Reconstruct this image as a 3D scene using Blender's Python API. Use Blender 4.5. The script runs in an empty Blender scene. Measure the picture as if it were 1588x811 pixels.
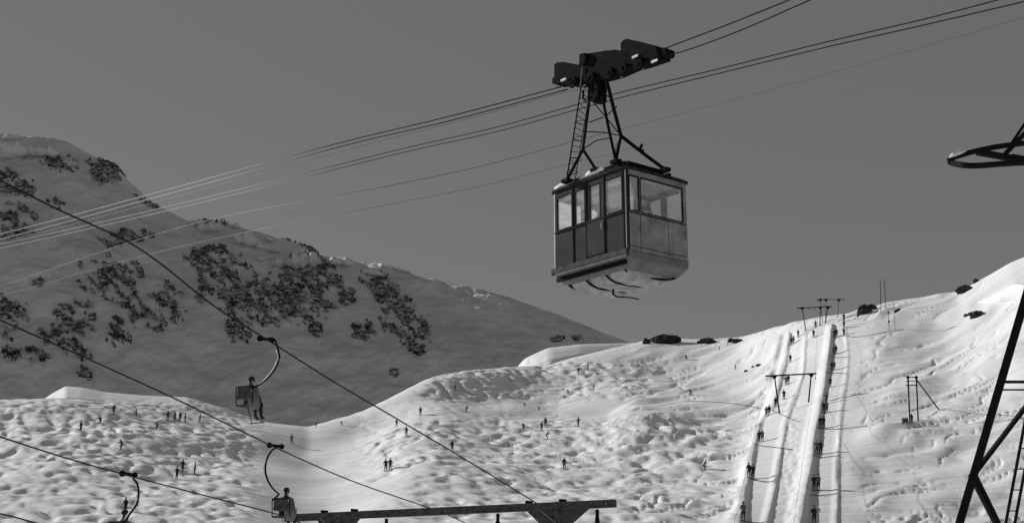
import bpy, bmesh, math, random
import numpy as np
from mathutils import Vector, Matrix

random.seed(7)
R = math.radians
F = 1900.0
PITCH = R(14)
CP, SP = math.cos(PITCH), math.sin(PITCH)
CAM = Vector((0, 0, 14.0))
scene = bpy.context.scene
col = scene.collection

# ------------------------------------------------------------------ camera maths
def at(px, py, d):
    """point seen at photo pixel (px,py) at depth d along the view axis"""
    u = (px - 794) / F; v = (405.5 - py) / F
    return CAM + Vector((u * d, (CP - v * SP) * d, (SP + v * CP) * d))

def E_of(row):
    return np.tan(PITCH + np.arctan((405.5 - np.asarray(row, float)) / F))

def C_of(px, row):
    v = (405.5 - np.asarray(row, float)) / F
    return ((np.asarray(px, float) - 794) / F) / (CP - v * SP)

def pix(X, Y, Z):
    """world (camera at CAM) -> photo pixel"""
    Z = Z - CAM.z
    d = Y * CP + Z * SP
    return 794 + F * X / d, 405.5 - F * (-Y * SP + Z * CP) / d

# ------------------------------------------------------------------ noise
_rng = np.random.RandomState(11)
_perm = _rng.permutation(512)
_ang = _rng.rand(512) * 2 * np.pi
def perlin(x, y, seed=0):
    x = np.asarray(x, float) + seed * 17.31; y = np.asarray(y, float) + seed * 9.77
    xi = np.floor(x).astype(int); yi = np.floor(y).astype(int)
    xf = x - xi; yf = y - yi
    u = xf ** 3 * (xf * (xf * 6 - 15) + 10); v = yf ** 3 * (yf * (yf * 6 - 15) + 10)
    def g(ix, iy, dx, dy):
        h = _perm[(_perm[(ix & 511)] + iy) & 511]
        return np.cos(_ang[h]) * dx + np.sin(_ang[h]) * dy
    a = g(xi, yi, xf, yf); b = g(xi + 1, yi, xf - 1, yf)
    c = g(xi, yi + 1, xf, yf - 1); d = g(xi + 1, yi + 1, xf - 1, yf - 1)
    return ((a + (b - a) * u) * (1 - v) + (c + (d - c) * u) * v) * 1.5

def fbm(x, y, o=4, seed=0, gain=.5):
    t = 0; a = 1
    for i in range(o):
        t = t + a * perlin(x * 2 ** i, y * 2 ** i, seed + i * 3); a *= gain
    return t

def sstep(a, b, x):
    t = np.clip((np.asarray(x, float) - a) / (b - a), 0, 1)
    return t * t * (3 - 2 * t)

def worley(x, y, seed=0):
    """F1, F2, random value and offset of the nearest cell"""
    xi = np.floor(x).astype(int); yi = np.floor(y).astype(int)
    f1 = np.full(x.shape, 9.); f2 = np.full(x.shape, 9.); cr_ = np.zeros(x.shape); ox = np.zeros(x.shape); oy = np.zeros(x.shape)
    for i in (-1, 0, 1):
        for j in (-1, 0, 1):
            h = _perm[(_perm[(xi + i + seed * 7) & 511] + yi + j) & 511]
            dx = xi + i + .5 + .42 * np.cos(_ang[h]) - x; dy = yi + j + .5 + .42 * np.sin(_ang[h]) - y
            d = np.hypot(dx, dy); near = d < f1
            f2 = np.where(near, f1, np.minimum(f2, d)); f1 = np.where(near, d, f1)
            cr_ = np.where(near, h / 511., cr_); ox = np.where(near, dx, ox); oy = np.where(near, dy, oy)
    return f1, f2, cr_, ox, oy

# ------------------------------------------------------------------ materials
def mat(name, g, rough=.6, metal=0, var=.12, scale=3.0, bump=0, bscale=20, spec=.4, sss=0):
    m = bpy.data.materials.new(name); m.use_nodes = True
    nt = m.node_tree; b = nt.nodes['Principled BSDF']
    tc = nt.nodes.new('ShaderNodeTexCoord')
    n = nt.nodes.new('ShaderNodeTexNoise'); n.inputs['Scale'].default_value = scale; n.inputs['Detail'].default_value = 5
    nt.links.new(tc.outputs['Object'], n.inputs['Vector'])
    r = nt.nodes.new('ShaderNodeMapRange')
    r.inputs['From Min'].default_value = .3; r.inputs['From Max'].default_value = .7
    r.inputs['To Min'].default_value = g * (1 - var); r.inputs['To Max'].default_value = g * (1 + var)
    nt.links.new(n.outputs['Fac'], r.inputs['Value'])
    nt.links.new(r.outputs['Result'], b.inputs['Base Color'])
    b.inputs['Roughness'].default_value = rough; b.inputs['Metallic'].default_value = metal
    b.inputs['Specular IOR Level'].default_value = spec
    if bump:
        n2 = nt.nodes.new('ShaderNodeTexNoise'); n2.inputs['Scale'].default_value = bscale; n2.inputs['Detail'].default_value = 6
        nt.links.new(tc.outputs['Object'], n2.inputs['Vector'])
        bp = nt.nodes.new('ShaderNodeBump'); bp.inputs['Strength'].default_value = 1; bp.inputs['Distance'].default_value = bump
        nt.links.new(n2.outputs['Fac'], bp.inputs['Height']); nt.links.new(bp.outputs['Normal'], b.inputs['Normal'])
    return m

M = {}
M['black'] = mat('blackened_steel', .010, .9, 0, .4, 4, .01, 30, .03)
M['rope'] = mat('steel_rope', .10, .6, 0, .2, 8, spec=.3)
M['rope_dark'] = mat('greased_rope', .03, .9, 0, .3, 8, spec=.05)
M['pale_rope'] = mat('pale_steel_rope', .42, .7, 0, .2, 1.0, spec=.2)
M['pylon'] = mat('painted_steel', .014, .85, 0, .3, 6, .005, 40, .05)
M['side'] = mat('shaded_side_paint', .032, .75, 0, .3, 2.0, spec=.06)  # paint darkened: shade of the long walls put into their colour
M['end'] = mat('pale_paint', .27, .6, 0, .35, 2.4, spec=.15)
M['skirt'] = mat('skirt_paint', .17, .6, 0, .3, 2.4, spec=.15)
M['rail2'] = mat('scuffed_rail', .055, .8, 0, .4, 5, spec=.08)
M['rail'] = mat('worn_rail', .12, .7, 0, .4, 5, spec=.1)
M['trim'] = mat('dark_trim', .012, .8, 0, .3, 5, spec=.06)
M['chrome'] = mat('bright_trim', .6, .35, .4, .2, 20)
M['roof'] = mat('roof_paint', .03, .85, 0, .5, 5, .02, 6, .05)
M['ceiling'] = mat('cabin_lining', .55, .7, 0, .12, 2)
M['belly'] = mat('belly_canvas', .36, .8, 0, .3, 3.5, .04, 5)
M['wood'] = mat('weathered_beam', .075, .9, 0, .45, 6, .01, 30, .08)
M['tin'] = mat('grey_tin', .3, .4, .6, .2, 8)
M['cloth'] = mat('dark_cloth', .025, .9, 0, .4, 9)
M['cloth_grey'] = mat('grey_cloth', .12, .9, 0, .3, 9)
M['cape'] = mat('pale_canvas', .16, .9, 0, .35, 6, .02, 14)
M['skin'] = mat('skin_tone', .4, .6, 0, .1, 9)
M['ski'] = mat('ski_lacquer', .08, .4, 0, .3, 9)
M['wall'] = mat('hut_boards', .05, .8, 0, .3, 9)

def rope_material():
    m = mat('sunlit_rope_run', .04, .85, 0, .2, 8, spec=.05); nt = m.node_tree; L = nt.links
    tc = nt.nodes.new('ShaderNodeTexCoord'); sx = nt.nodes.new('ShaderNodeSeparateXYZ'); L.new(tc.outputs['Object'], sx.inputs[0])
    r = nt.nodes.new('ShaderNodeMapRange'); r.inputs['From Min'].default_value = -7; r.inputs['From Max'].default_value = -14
    r.inputs['To Min'].default_value = .035; r.inputs['To Max'].default_value = .5  # paler leftwards: sunlight on the rope put into its colour
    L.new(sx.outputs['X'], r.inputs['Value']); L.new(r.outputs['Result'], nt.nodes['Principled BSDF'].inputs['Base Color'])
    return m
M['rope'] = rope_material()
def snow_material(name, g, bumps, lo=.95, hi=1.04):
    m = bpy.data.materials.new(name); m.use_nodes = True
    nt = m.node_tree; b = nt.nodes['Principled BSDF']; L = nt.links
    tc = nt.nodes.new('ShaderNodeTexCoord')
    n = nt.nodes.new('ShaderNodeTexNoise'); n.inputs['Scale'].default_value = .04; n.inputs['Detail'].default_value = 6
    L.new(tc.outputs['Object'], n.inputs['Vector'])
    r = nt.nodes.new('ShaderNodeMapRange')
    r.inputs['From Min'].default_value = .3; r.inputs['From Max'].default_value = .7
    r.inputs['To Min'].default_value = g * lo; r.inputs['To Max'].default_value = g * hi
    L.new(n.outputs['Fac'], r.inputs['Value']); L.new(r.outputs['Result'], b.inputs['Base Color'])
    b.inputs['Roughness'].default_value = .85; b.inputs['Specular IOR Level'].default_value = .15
    prev = None
    for (sc, dist, stretch, rot) in bumps:
        mp = nt.nodes.new('ShaderNodeMapping'); mp.inputs['Scale'].default_value = (stretch[0], stretch[1], 1)
        mp.inputs['Rotation'].default_value = (0, 0, rot)
        L.new(tc.outputs['Object'], mp.inputs['Vector'])
        nn = nt.nodes.new('ShaderNodeTexNoise'); nn.inputs['Scale'].default_value = sc; nn.inputs['Detail'].default_value = 5
        nn.inputs['Roughness'].default_value = .6
        L.new(mp.outputs['Vector'], nn.inputs['Vector'])
        bp = nt.nodes.new('ShaderNodeBump'); bp.inputs['Strength'].default_value = 1; bp.inputs['Distance'].default_value = dist
        L.new(nn.outputs['Fac'], bp.inputs['Height'])
        if prev: L.new(prev.outputs['Normal'], bp.inputs['Normal'])
        prev = bp
    L.new(prev.outputs['Normal'], b.inputs['Normal'])
    return m
M['snow'] = snow_material('piste_snow', .80, [(.9, .05, (1, .5), 0), (.16, .35, (.35, 2.2), R(28)), (3.0, .02, (1, 1), 0)])
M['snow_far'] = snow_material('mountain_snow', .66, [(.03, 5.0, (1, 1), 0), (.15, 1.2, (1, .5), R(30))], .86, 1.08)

def rock_material():
    m = bpy.data.materials.new('dark_rock'); m.use_nodes = True
    nt = m.node_tree; b = nt.nodes['Principled BSDF']; L = nt.links
    tc = nt.nodes.new('ShaderNodeTexCoord')
    n = nt.nodes.new('ShaderNodeTexNoise'); n.inputs['Scale'].default_value = .12; n.inputs['Detail'].default_value = 9
    n.inputs['Roughness'].default_value = .7
    L.new(tc.outputs['Object'], n.inputs['Vector'])
    cr = nt.nodes.new('ShaderNodeValToRGB')
    cr.color_ramp.elements[0].position = .44; cr.color_ramp.elements[0].color = (.03, .03, .03, 1)
    cr.color_ramp.elements[1].position = .66; cr.color_ramp.elements[1].color = (.32, .32, .32, 1)
    L.new(n.outputs['Fac'], cr.inputs['Fac'])
    mpv = nt.nodes.new('ShaderNodeMapping'); mpv.inputs['Rotation'].default_value = (0, R(32), 0); mpv.inputs['Scale'].default_value = (.10, .12, .30); L.new(tc.outputs['Object'], mpv.inputs['Vector'])
    n3 = nt.nodes.new('ShaderNodeTexNoise'); n3.inputs['Scale'].default_value = 1.6; n3.inputs['Detail'].default_value = 7; n3.inputs['Roughness'].default_value = .68; L.new(mpv.outputs['Vector'], n3.inputs['Vector'])
    ad = nt.nodes.new('ShaderNodeMath'); ad.operation = 'ADD'; ad.inputs[0].default_value = 0; L.new(n3.outputs['Fac'], ad.inputs[1])
    sr = nt.nodes.new('ShaderNodeMapRange'); sr.inputs['From Min'].default_value = .49; sr.inputs['From Max'].default_value = .57; L.new(ad.outputs[0], sr.inputs['Value'])
    mx = nt.nodes.new('ShaderNodeMix'); mx.data_type = 'RGBA'; mx.inputs['B'].default_value = (.5, .5, .5, 1)
    L.new(sr.outputs['Result'], mx.inputs['Factor']); L.new(cr.outputs['Color'], mx.inputs['A']); L.new(mx.outputs['Result'], b.inputs['Base Color'])
    bp = nt.nodes.new('ShaderNodeBump'); bp.inputs['Distance'].default_value = 1.2
    L.new(n.outputs['Fac'], bp.inputs['Height']); L.new(bp.outputs['Normal'], b.inputs['Normal'])
    b.inputs['Roughness'].default_value = .9; b.inputs['Specular IOR Level'].default_value = .15
    return m
M['rock'] = rock_material()
M['boulder'] = mat('dark_boulder', .045, .9, 0, .7, .9, .3, 1.5, .08)

def glass_material():
    m = bpy.data.materials.new('hazy_glass'); m.use_nodes = True
    nt = m.node_tree; L = nt.links; nt.nodes.remove(nt.nodes['Principled BSDF'])
    out = nt.nodes['Material Output']
    t = nt.nodes.new('ShaderNodeBsdfTransparent'); t.inputs['Color'].default_value = (.93, .93, .93, 1)
    d = nt.nodes.new('ShaderNodeBsdfDiffuse'); d.inputs['Color'].default_value = (.6, .6, .6, 1)
    tl = nt.nodes.new('ShaderNodeBsdfTranslucent'); tl.inputs['Color'].default_value = (.8, .8, .8, 1)
    ax_ = nt.nodes.new('ShaderNodeAddShader'); L.new(d.outputs[0], ax_.inputs[0]); L.new(tl.outputs[0], ax_.inputs[1])
    g = nt.nodes.new('ShaderNodeBsdfGlossy'); g.inputs['Roughness'].default_value = .05
    tc = nt.nodes.new('ShaderNodeTexCoord')
    mp = nt.nodes.new('ShaderNodeMapping'); mp.inputs['Scale'].default_value = (.5, .5, 3.5)
    n = nt.nodes.new('ShaderNodeTexNoise'); n.inputs['Scale'].default_value = 2.2; n.inputs['Detail'].default_value = 5
    L.new(tc.outputs['Object'], mp.inputs['Vector']); L.new(mp.outputs['Vector'], n.inputs['Vector'])
    r = nt.nodes.new('ShaderNodeMapRange'); r.inputs['From Min'].default_value = .4; r.inputs['From Max'].default_value = .75
    r.inputs['To Min'].default_value = .12; r.inputs['To Max'].default_value = .26
    L.new(n.outputs['Fac'], r.inputs['Value'])
    m1 = nt.nodes.new('ShaderNodeMixShader'); L.new(r.outputs['Result'], m1.inputs[0]); L.new(t.outputs[0], m1.inputs[1]); L.new(ax_.outputs[0], m1.inputs[2])
    m2 = nt.nodes.new('ShaderNodeMixShader'); m2.inputs[0].default_value = .04
    L.new(m1.outputs[0], m2.inputs[1]); L.new(g.outputs[0], m2.inputs[2]); L.new(m2.outputs[0], out.inputs['Surface'])
    return m
M['glass'] = glass_material()

# ------------------------------------------------------------------ object helpers
def tag(o, label=None, cat=None, group=None, kind=None):
    if label: o['label'] = label
    if cat: o['category'] = cat
    if group: o['group'] = group
    if kind: o['kind'] = kind
    return o

def empty(name, loc, label, cat, group=None, rz=0):
    o = bpy.data.objects.new(name, None); col.objects.link(o)
    o.location = loc; o.rotation_euler = (0, 0, rz); o.empty_display_size = .2
    return tag(o, label, cat, group)

def rootloc(p):
    v = Vector((0, 0, 0))
    while p is not None:
        v += p.location; p = p.parent
    return v

class MB:
    """collects shapes in world coordinates; build() links them as one mesh object"""
    def __init__(s): s.v = []; s.f = []
    def add(s, vs, fs):
        k = len(s.v); s.v += [Vector(v) for v in vs]; s.f += [tuple(i + k for i in f) for f in fs]; return s
    def box(s, c, ax, ay, az):
        c = Vector(c); vs = []
        for k in (-1, 1):
            for i, j in ((-1, -1), (1, -1), (1, 1), (-1, 1)):
                vs.append(c + Vector(ax) * i + Vector(ay) * j + Vector(az) * k)
        return s.add(vs, [(3, 2, 1, 0), (4, 5, 6, 7), (0, 1, 5, 4), (1, 2, 6, 5), (2, 3, 7, 6), (3, 0, 4, 7)])
    def tube(s, pts, r, n=8, caps=True):
        pts = [Vector(p) for p in pts]; m = len(pts)
        rs = r if isinstance(r, (list, tuple)) else [r] * m
        ref = Vector((0, 0, 1)); vs = []
        for i, p in enumerate(pts):
            t = (pts[min(i + 1, m - 1)] - pts[max(i - 1, 0)]).normalized()
            rf = ref if abs(t.dot(ref)) < .95 else Vector((1, 0, 0))
            a = t.cross(rf).normalized(); b = t.cross(a).normalized()
            for k in range(n):
                w = 2 * math.pi * k / n
                vs.append(p + (a * math.cos(w) + b * math.sin(w)) * rs[i])
        fs = [(i * n + k, i * n + (k + 1) % n, (i + 1) * n + (k + 1) % n, (i + 1) * n + k) for i in range(m - 1) for k in range(n)]
        if caps:
            fs.append(tuple(range(n))[::-1]); fs.append(tuple(range((m - 1) * n, m * n)))
        return s.add(vs, fs)
    def bar(s, a, b, w, h=None):
        """rectangular bar from a to b"""
        a = Vector(a); b = Vector(b); t = (b - a).normalized(); h = h or w
        rf = Vector((0, 0, 1)) if abs(t.z) < .95 else Vector((0, 1, 0))
        x = t.cross(rf).normalized(); y = t.cross(x).normalized()
        return s.box((a + b) / 2, (b - a) / 2, x * w / 2, y * h / 2)
    def angle(s, a, b, w, th=.012):
        """L-section steel angle from a to b"""
        a = Vector(a); b = Vector(b); t = (b - a).normalized()
        rf = Vector((0, 0, 1)) if abs(t.z) < .95 else Vector((0, 1, 0))
        x = t.cross(rf).normalized(); y = t.cross(x).normalized()
        x, y = (x + y).normalized(), (y - x).normalized()
        s.box((a + b) / 2 + x * w / 2, (b - a) / 2, x * w / 2, y * th / 2)
        s.box((a + b) / 2 + y * (w / 2 + th / 2 + .001), (b - a) / 2, x * th / 2, y * w / 2)
        return s
    def prism(s, poly, ext):
        poly = [Vector(p) for p in poly]; n = len(poly); ext = Vector(ext)
        vs = [p - ext for p in poly] + [p + ext for p in poly]
        return s.add(vs, [tuple(range(n))[::-1], tuple(range(n, 2 * n))] + [(i, (i + 1) % n, (i + 1) % n + n, i + n) for i in range(n)])
    def disc(s, c, axis, r, th, n=20):
        c = Vector(c); ax = Vector(axis).normalized()
        return s.tube([c - ax * th / 2, c + ax * th / 2], r, n)
    def ball(s, c, r, n=8, sc=(1, 1, 1)):
        c = Vector(c); vs = []; fs = []
        for i in range(1, n):
            for k in range(2 * n):
                a = math.pi * i / n; w = math.pi * k / n
                vs.append(c + Vector((math.sin(a) * math.cos(w) * sc[0], math.sin(a) * math.sin(w) * sc[1], math.cos(a) * sc[2])) * r)
        m = 2 * n
        for i in range(n - 2):
            for k in range(m):
                fs.append((i * m + k, (i + 1) * m + k, (i + 1) * m + (k + 1) % m, i * m + (k + 1) % m))
        fs.append(tuple(range(m))); fs.append(tuple(range((n - 2) * m, (n - 1) * m))[::-1])
        return s.add(vs, fs)
    def build(s, name, material, parent=None, smooth=False, bevel=0):
        off = rootloc(parent)
        me = bpy.data.meshes.new(name); me.from_pydata([v - off for v in s.v], [], s.f); me.update()
        bm = bmesh.new(); bm.from_mesh(me); bmesh.ops.recalc_face_normals(bm, faces=bm.faces); bm.to_mesh(me); bm.free()
        me.materials.append(material)
        if smooth: me.polygons.foreach_set('use_smooth', [True] * len(me.polygons))
        o = bpy.data.objects.new(name, me); col.objects.link(o); o.parent = parent
        if bevel:
            bv = o.modifiers.new('bevel', 'BEVEL'); bv.width = bevel; bv.segments = 2; bv.limit_method = 'ANGLE'
        return o

def copy_tree(o, parent=None):
    c = o.copy(); col.objects.link(c); c.parent = parent
    for ch in list(o.children): copy_tree(ch, c)
    return c

def grid_mesh(name, P, material, smooth=True):
    """P: (n,m,3) array -> mesh object"""
    n, m, _ = P.shape
    me = bpy.data.meshes.new(name)
    idx = np.arange(n * m).reshape(n, m)
    q = np.stack([idx[:-1, :-1], idx[1:, :-1], idx[1:, 1:], idx[:-1, 1:]], -1).reshape(-1, 4)
    me.vertices.add(n * m); me.vertices.foreach_set('co', P.astype(np.float32).ravel())
    me.loops.add(len(q) * 4); me.loops.foreach_set('vertex_index', q.astype(np.int32).ravel())
    me.polygons.add(len(q)); me.polygons.foreach_set('loop_start', np.arange(0, len(q) * 4, 4, dtype=np.int32))
    me.polygons.foreach_set('loop_total', np.full(len(q), 4, dtype=np.int32))
    me.update(calc_edges=True); me.validate()
    me.polygons.foreach_set('use_smooth', [smooth] * len(q))
    me.materials.append(material)
    o = bpy.data.objects.new(name, me); col.objects.link(o)
    return o

def spl(pts, n=24):
    """Catmull-Rom through tuples"""
    P = np.array(pts, float); P = np.vstack([2 * P[0] - P[1], P, 2 * P[-1] - P[-2]])
    out = []
    for i in range(1, len(P) - 2):
        for t in np.linspace(0, 1, n, endpoint=False):
            a, b, c, d = P[i - 1:i + 3]
            out.append(.5 * ((2 * b) + (c - a) * t + (2 * a - 5 * b + 4 * c - d) * t * t + (3 * b - a - 3 * c + d) * t ** 3))
    out.append(P[-2]); return np.array(out)

# ------------------------------------------------------------------ near ski hills (one real height field)
CREST = np.array([  # px, row of the crest, distance of the crest
 (-700, 640, 270), (-300, 628, 275), (0, 622, 280), (90, 619, 280), (160, 626, 282), (240, 634, 290), (330, 645, 300), (400, 655, 300), (480, 664, 300),
 (560, 641, 315), (600, 622, 325), (640, 601, 335), (670, 588, 345), (710, 580, 360), (790, 573, 385), (850, 571, 400), (880, 561, 405), (930, 549, 415), (1010, 531, 430), (1080, 530, 430),
 (1150, 528, 415), (1190, 517, 395), (1240, 503, 370), (1300, 493, 355), (1340, 486, 350), (1380, 474, 350), (1440, 467, 350), (1500, 457, 345), (1540, 438, 340), (1588, 412, 335), (1700, 370, 325), (2300, 300, 290)], float)
CREST2 = np.array([  # second rise behind the first crest
 (-700, 700, 400), (-100, 650, 400), (40, 640, 400), (78, 612, 395), (100, 600, 395), (125, 602, 392), (160, 609, 390), (220, 614, 388), (290, 617, 385), (350, 634, 380), (400, 652, 380), (440, 680, 380), (560, 690, 420), (760, 620, 520),
 (800, 572, 520), (815, 556, 520), (850, 541, 520), (900, 535, 525), (960, 533, 530), (1010, 532, 530), (1080, 536, 530), (1160, 540, 520), (1240, 530, 480), (1400, 520, 450), (2300, 420, 420)], float)
NC = 1250
pxs = np.linspace(-560, 2100, NC)
c_row = np.interp(pxs, CREST[:, 0], CREST[:, 1]); c_Y = np.interp(pxs, CREST[:, 0], CREST[:, 2])
d_row = np.interp(pxs, CREST2[:, 0], CREST2[:, 1]); d_Y = np.interp(pxs, CREST2[:, 0], CREST2[:, 2])
def smooth1(a, k):
    ker = np.hanning(k); ker /= ker.sum()
    return np.convolve(np.pad(a, k // 2, 'edge'), ker, 'same')[k // 2:-(k // 2)]
c_row = smooth1(c_row, 15); c_Y = smooth1(c_Y, 61); d_row = smooth1(d_row, 7); d_Y = smooth1(d_Y, 61)
cc = C_of(pxs, 620.0)                     # column parameter X/Y

knY = []; knZ = []
def knot(Y, z): knY.append(np.broadcast_to(Y, NC).astype(float)); knZ.append(np.broadcast_to(z, NC).astype(float))
E0 = E_of(815)
knot(-60, -11.0); knot(8, -11.5); knot(40, -11.5); knot(95, -6.0)
Yb = 150.0
for t in (0, .2, .4, .6, .8, 1.0):
    row = 815 + ((c_row * t ** 4 + smooth1(c_row, 91) * (1 - t ** 4)) - 815) * t
    Y = Yb + (c_Y - Yb) * (.5 * t + .5 * t * t)
    knot(Y, Y * E_of(row))
cz = c_Y * E_of(c_row); dz = d_Y * E_of(d_row)
T_ = smooth1(np.interp(pxs, [-700, 60, 100, 200, 350, 440, 790, 830, 860, 920, 960, 1010, 1160], [8, 8, 14, 12, 10, 6, 3, 14, 16, 12, 8, 4, 3]), 9)
lipY = d_Y - 1.7 * T_; lipz = lipY * E_of(d_row + T_)
faceY = lipY - 6.5; facez = faceY * E_of(d_row + T_ + 15)
gapY = c_Y + .5 * (faceY - c_Y)
gz = np.minimum(np.minimum(cz, facez), gapY * E_of(np.maximum(c_row, d_row) + 22))
knot(gapY, gz); knot(faceY, facez); knot(lipY, lipz); knot(d_Y, dz); knot(d_Y + 50, dz - 16); knot(d_Y + 220, np.minimum(dz - 60, 5)); knot(d_Y + 900, -60)
knY = np.array(knY); knZ = np.array(knZ)
nsamp = [2, 4, 6, 14, 30, 36, 40, 44, 54, 16, 8, 16, 20, 14, 12, 10]
Yg = []; Zg = []
mS = np.diff(knZ, axis=0) / np.diff(knY, axis=0)
tan_ = np.vstack([mS[:1], np.where(mS[:-1] * mS[1:] > 0, 2 * mS[:-1] * mS[1:] / (mS[:-1] + mS[1:] + 1e-9), 0), mS[-1:]])
for i in range(len(knY) - 1):
    for t in np.linspace(0, 1, nsamp[i], endpoint=False):
        h = knY[i + 1] - knY[i]
        Yg.append(knY[i] + t * h)
        Zg.append((2 * t ** 3 - 3 * t * t + 1) * knZ[i] + (t ** 3 - 2 * t * t + t) * h * tan_[i] + (-2 * t ** 3 + 3 * t * t) * knZ[i + 1] + (t ** 3 - t * t) * h * tan_[i + 1])
Yg.append(knY[-1]); Zg.append(knZ[-1])
Yg = np.array(Yg); Zg = np.array(Zg)
Xg = cc[None, :] * np.maximum(Yg, 0) + np.where(Yg < 8, 1, 0) * 0
# behind and around the camera the sheet keeps its width
Xg = np.where(Yg < 40, cc[None, :] * 40 + (cc[None, :]) * (40 - Yg) * .6, Xg)
PX, ROW = pix(Xg, np.maximum(Yg, 20), Zg + CAM.z)
vis = sstep(60, 130, Yg)

# moguls and wind texture
def region(p0, p1, r0, r1, sx=40, sy=12):
    return sstep(p0 - sx, p0 + sx, PX) * (1 - sstep(p1 - sx, p1 + sx, PX)) * sstep(r0 - sy, r0 + sy, ROW) * (1 - sstep(r1 - sy, r1 + sy, ROW))
mask = .05 + .95 * region(-800, 400, 622, 900) * (1 - .5 * region(150, 480, 600, 660)) + .9 * region(560, 1160, 655, 900, 60, 18) + .75 * region(650, 1010, 560, 618, 30, 8) \
       + .15 * region(480, 900, 618, 655) + .10 * region(1320, 2200, 560, 900, 20, 30) + .3 * region(1215, 1250, 640, 900, 8, 10)
mask = mask * (1 - .85 * region(390, 560, 660, 830, 40, 10)) * (1 - .8 * region(450, 640, 735, 900, 40, 12))
wx = Xg + 1.2 * perlin(Xg / 9, Yg / 9, 5); wy = Yg + 1.6 * perlin(Xg / 9, Yg / 9, 6)
wq = wx + .45 * wy
big = perlin(wq / 3.0, wy / 3.4, 1)
mog = .72 * big + .34 * perlin(wq / 1.7, wy / 2.4, 2) + .05 * perlin(wx / 1.0, wy / 1.8, 3)
mask = mask * (.75 + .55 * sstep(-.35, .35, perlin(Xg / 17, Yg / 24, 88)))
mog = np.where(mog < 0, mog * 1.5, mog * .6)
amp = .86 * (.65 + .35 * sstep(150, 300, Yg))
Zd = amp * mask * mog * vis
Zd = Zd + vis * 1.6 * fbm(Xg / 42, Yg / 60, 3, 21) * sstep(160, 200, Yg) * (1 - sstep(.86, 1, (815 - ROW) / (815 - c_row[None, :] + 1)))
# wind-drift and ski-track relief on the right hand slope, running down to the left
ca, sa = math.cos(R(35)), math.sin(R(35))
lu = (Xg * ca + Yg * sa); lv = (-Xg * sa + Yg * ca)
rr = region(960, 2200, 440, 900, 40, 20)
wu = 5 * fbm(Xg / 19, Yg / 23, 2, 33); wv_ = 4.5 * fbm(Xg / 17, Yg / 21, 2, 34)
tr = 1 - np.abs(fbm((lu + wu) / 34, (lv + wv_) / 7.3, 2, 31, .45)) * 9
Zd = Zd - vis * rr * .30 * 1.6 * np.clip(tr, 0, 1) ** 2 * sstep(-.35, .2, perlin(Xg / 14, Yg / 20, 35))
tr2 = 1 - np.abs(fbm((lu + 1.6 * wv_) / 6.5, (lv + wu) / 9.5, 2, 41, .5)) * 8
Zd = Zd - vis * region(1340, 2200, 610, 900, 30, 40) * .20 * np.clip(tr2, 0, 1) ** 1.5 * sstep(-.15, .25, perlin(Xg / 9, Yg / 13, 45))
Zd = Zd + vis * rr * .5 * perlin((lu + wu) / 16, (lv + wv_) / 6, 36)
# fold: the right hand slope stands proud of the bowl behind it
FOLD = np.array([(700, 800), (900, 660), (950, 634), (1000, 619), (1060, 598), (1130, 560), (1180, 538), (1240, 508)], float)
fr = np.interp(PX, FOLD[:, 0], FOLD[:, 1])
fd = ROW - fr                                 # px below the fold line
fm = sstep(930, 990, PX) * (1 - sstep(1200, 1260, PX))
Zd = Zd + fm * 1.5 * sstep(-3, 5, fd) * (1 - sstep(30, 90, fd))
# hollow in the valley between the two hills
Zd = Zd - vis * 2.8 * sstep(340, 520, PX) * (1 - sstep(500, 640, PX + .9 * (ROW - 760))) * sstep(660, 710, ROW) * (Yg < 300)

# tow-track banks
BANKS = [  # [(px,row)...], half width start/end px, height m
 ([(1224, 519), (1217, 565), (1207, 600), (1198, 628), (1192, 640)], 5, 10, .62),
 ([(1184, 634), (1177, 650), (1170, 680), (1163, 715), (1155, 755), (1146, 811), (1140, 860)], 8, 12, .5),
 ([(1250, 520), (1246, 580), (1236, 610), (1222, 645), (1216, 670), (1211, 700), (1206, 735), (1199, 770), (1190, 811), (1180, 860)], 2.5, 6, .28),
 ([(1290, 505), (1286, 545), (1281, 580), (1276, 610), (1270, 640), (1263, 680), (1257, 720), (1250, 760), (1242, 811), (1236, 860)], 5, 12, .75),
 ([(1311, 508), (1315, 552), (1314, 580), (1308, 620), (1303, 660), (1300, 700), (1299, 760), (1298, 811), (1297, 860)], 2.5, 5, .17)]
onland = (Yg > 140) & (Yg < 420)
lanes = np.zeros_like(Zd)
def band(pa, pb):
    pa = np.array(pa, float); pb = np.array(pb, float)
    x0 = np.interp(ROW, pa[:, 1], pa[:, 0]); x1 = np.interp(ROW, pb[:, 1], pb[:, 0])
    return sstep(x0 + 1, x0 + 5, PX) * (1 - sstep(x1 - 4, x1, PX)) * sstep(pa[0][1] - 4, pa[0][1] + 4, ROW)
lanes = np.clip(band([(1224, 519), (1196, 632), (1163, 715), (1146, 811), (1140, 860)], BANKS[2][0]) + band(BANKS[3][0], BANKS[4][0]), 0, 1) * onland
corr = sstep(np.interp(ROW, [519, 632, 715, 811, 860], [1212, 1180, 1146, 1128, 1122]) , np.interp(ROW, [519, 632, 715, 811, 860], [1220, 1192, 1160, 1144, 1138]), PX) * (1 - sstep(1315, 1375, PX)) * sstep(505, 530, ROW) * onland
Zd = Zd * (1 - .8 * corr)
Zd = Zd * (1 - .93 * lanes)
mid = region(1216, 1240, 560, 900, 6, 10) * onland
Zd = Zd + mid * .16 * perlin(Xg / .9, Yg / 1.6, 91)
bkeep = np.zeros_like(Zd)
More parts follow.
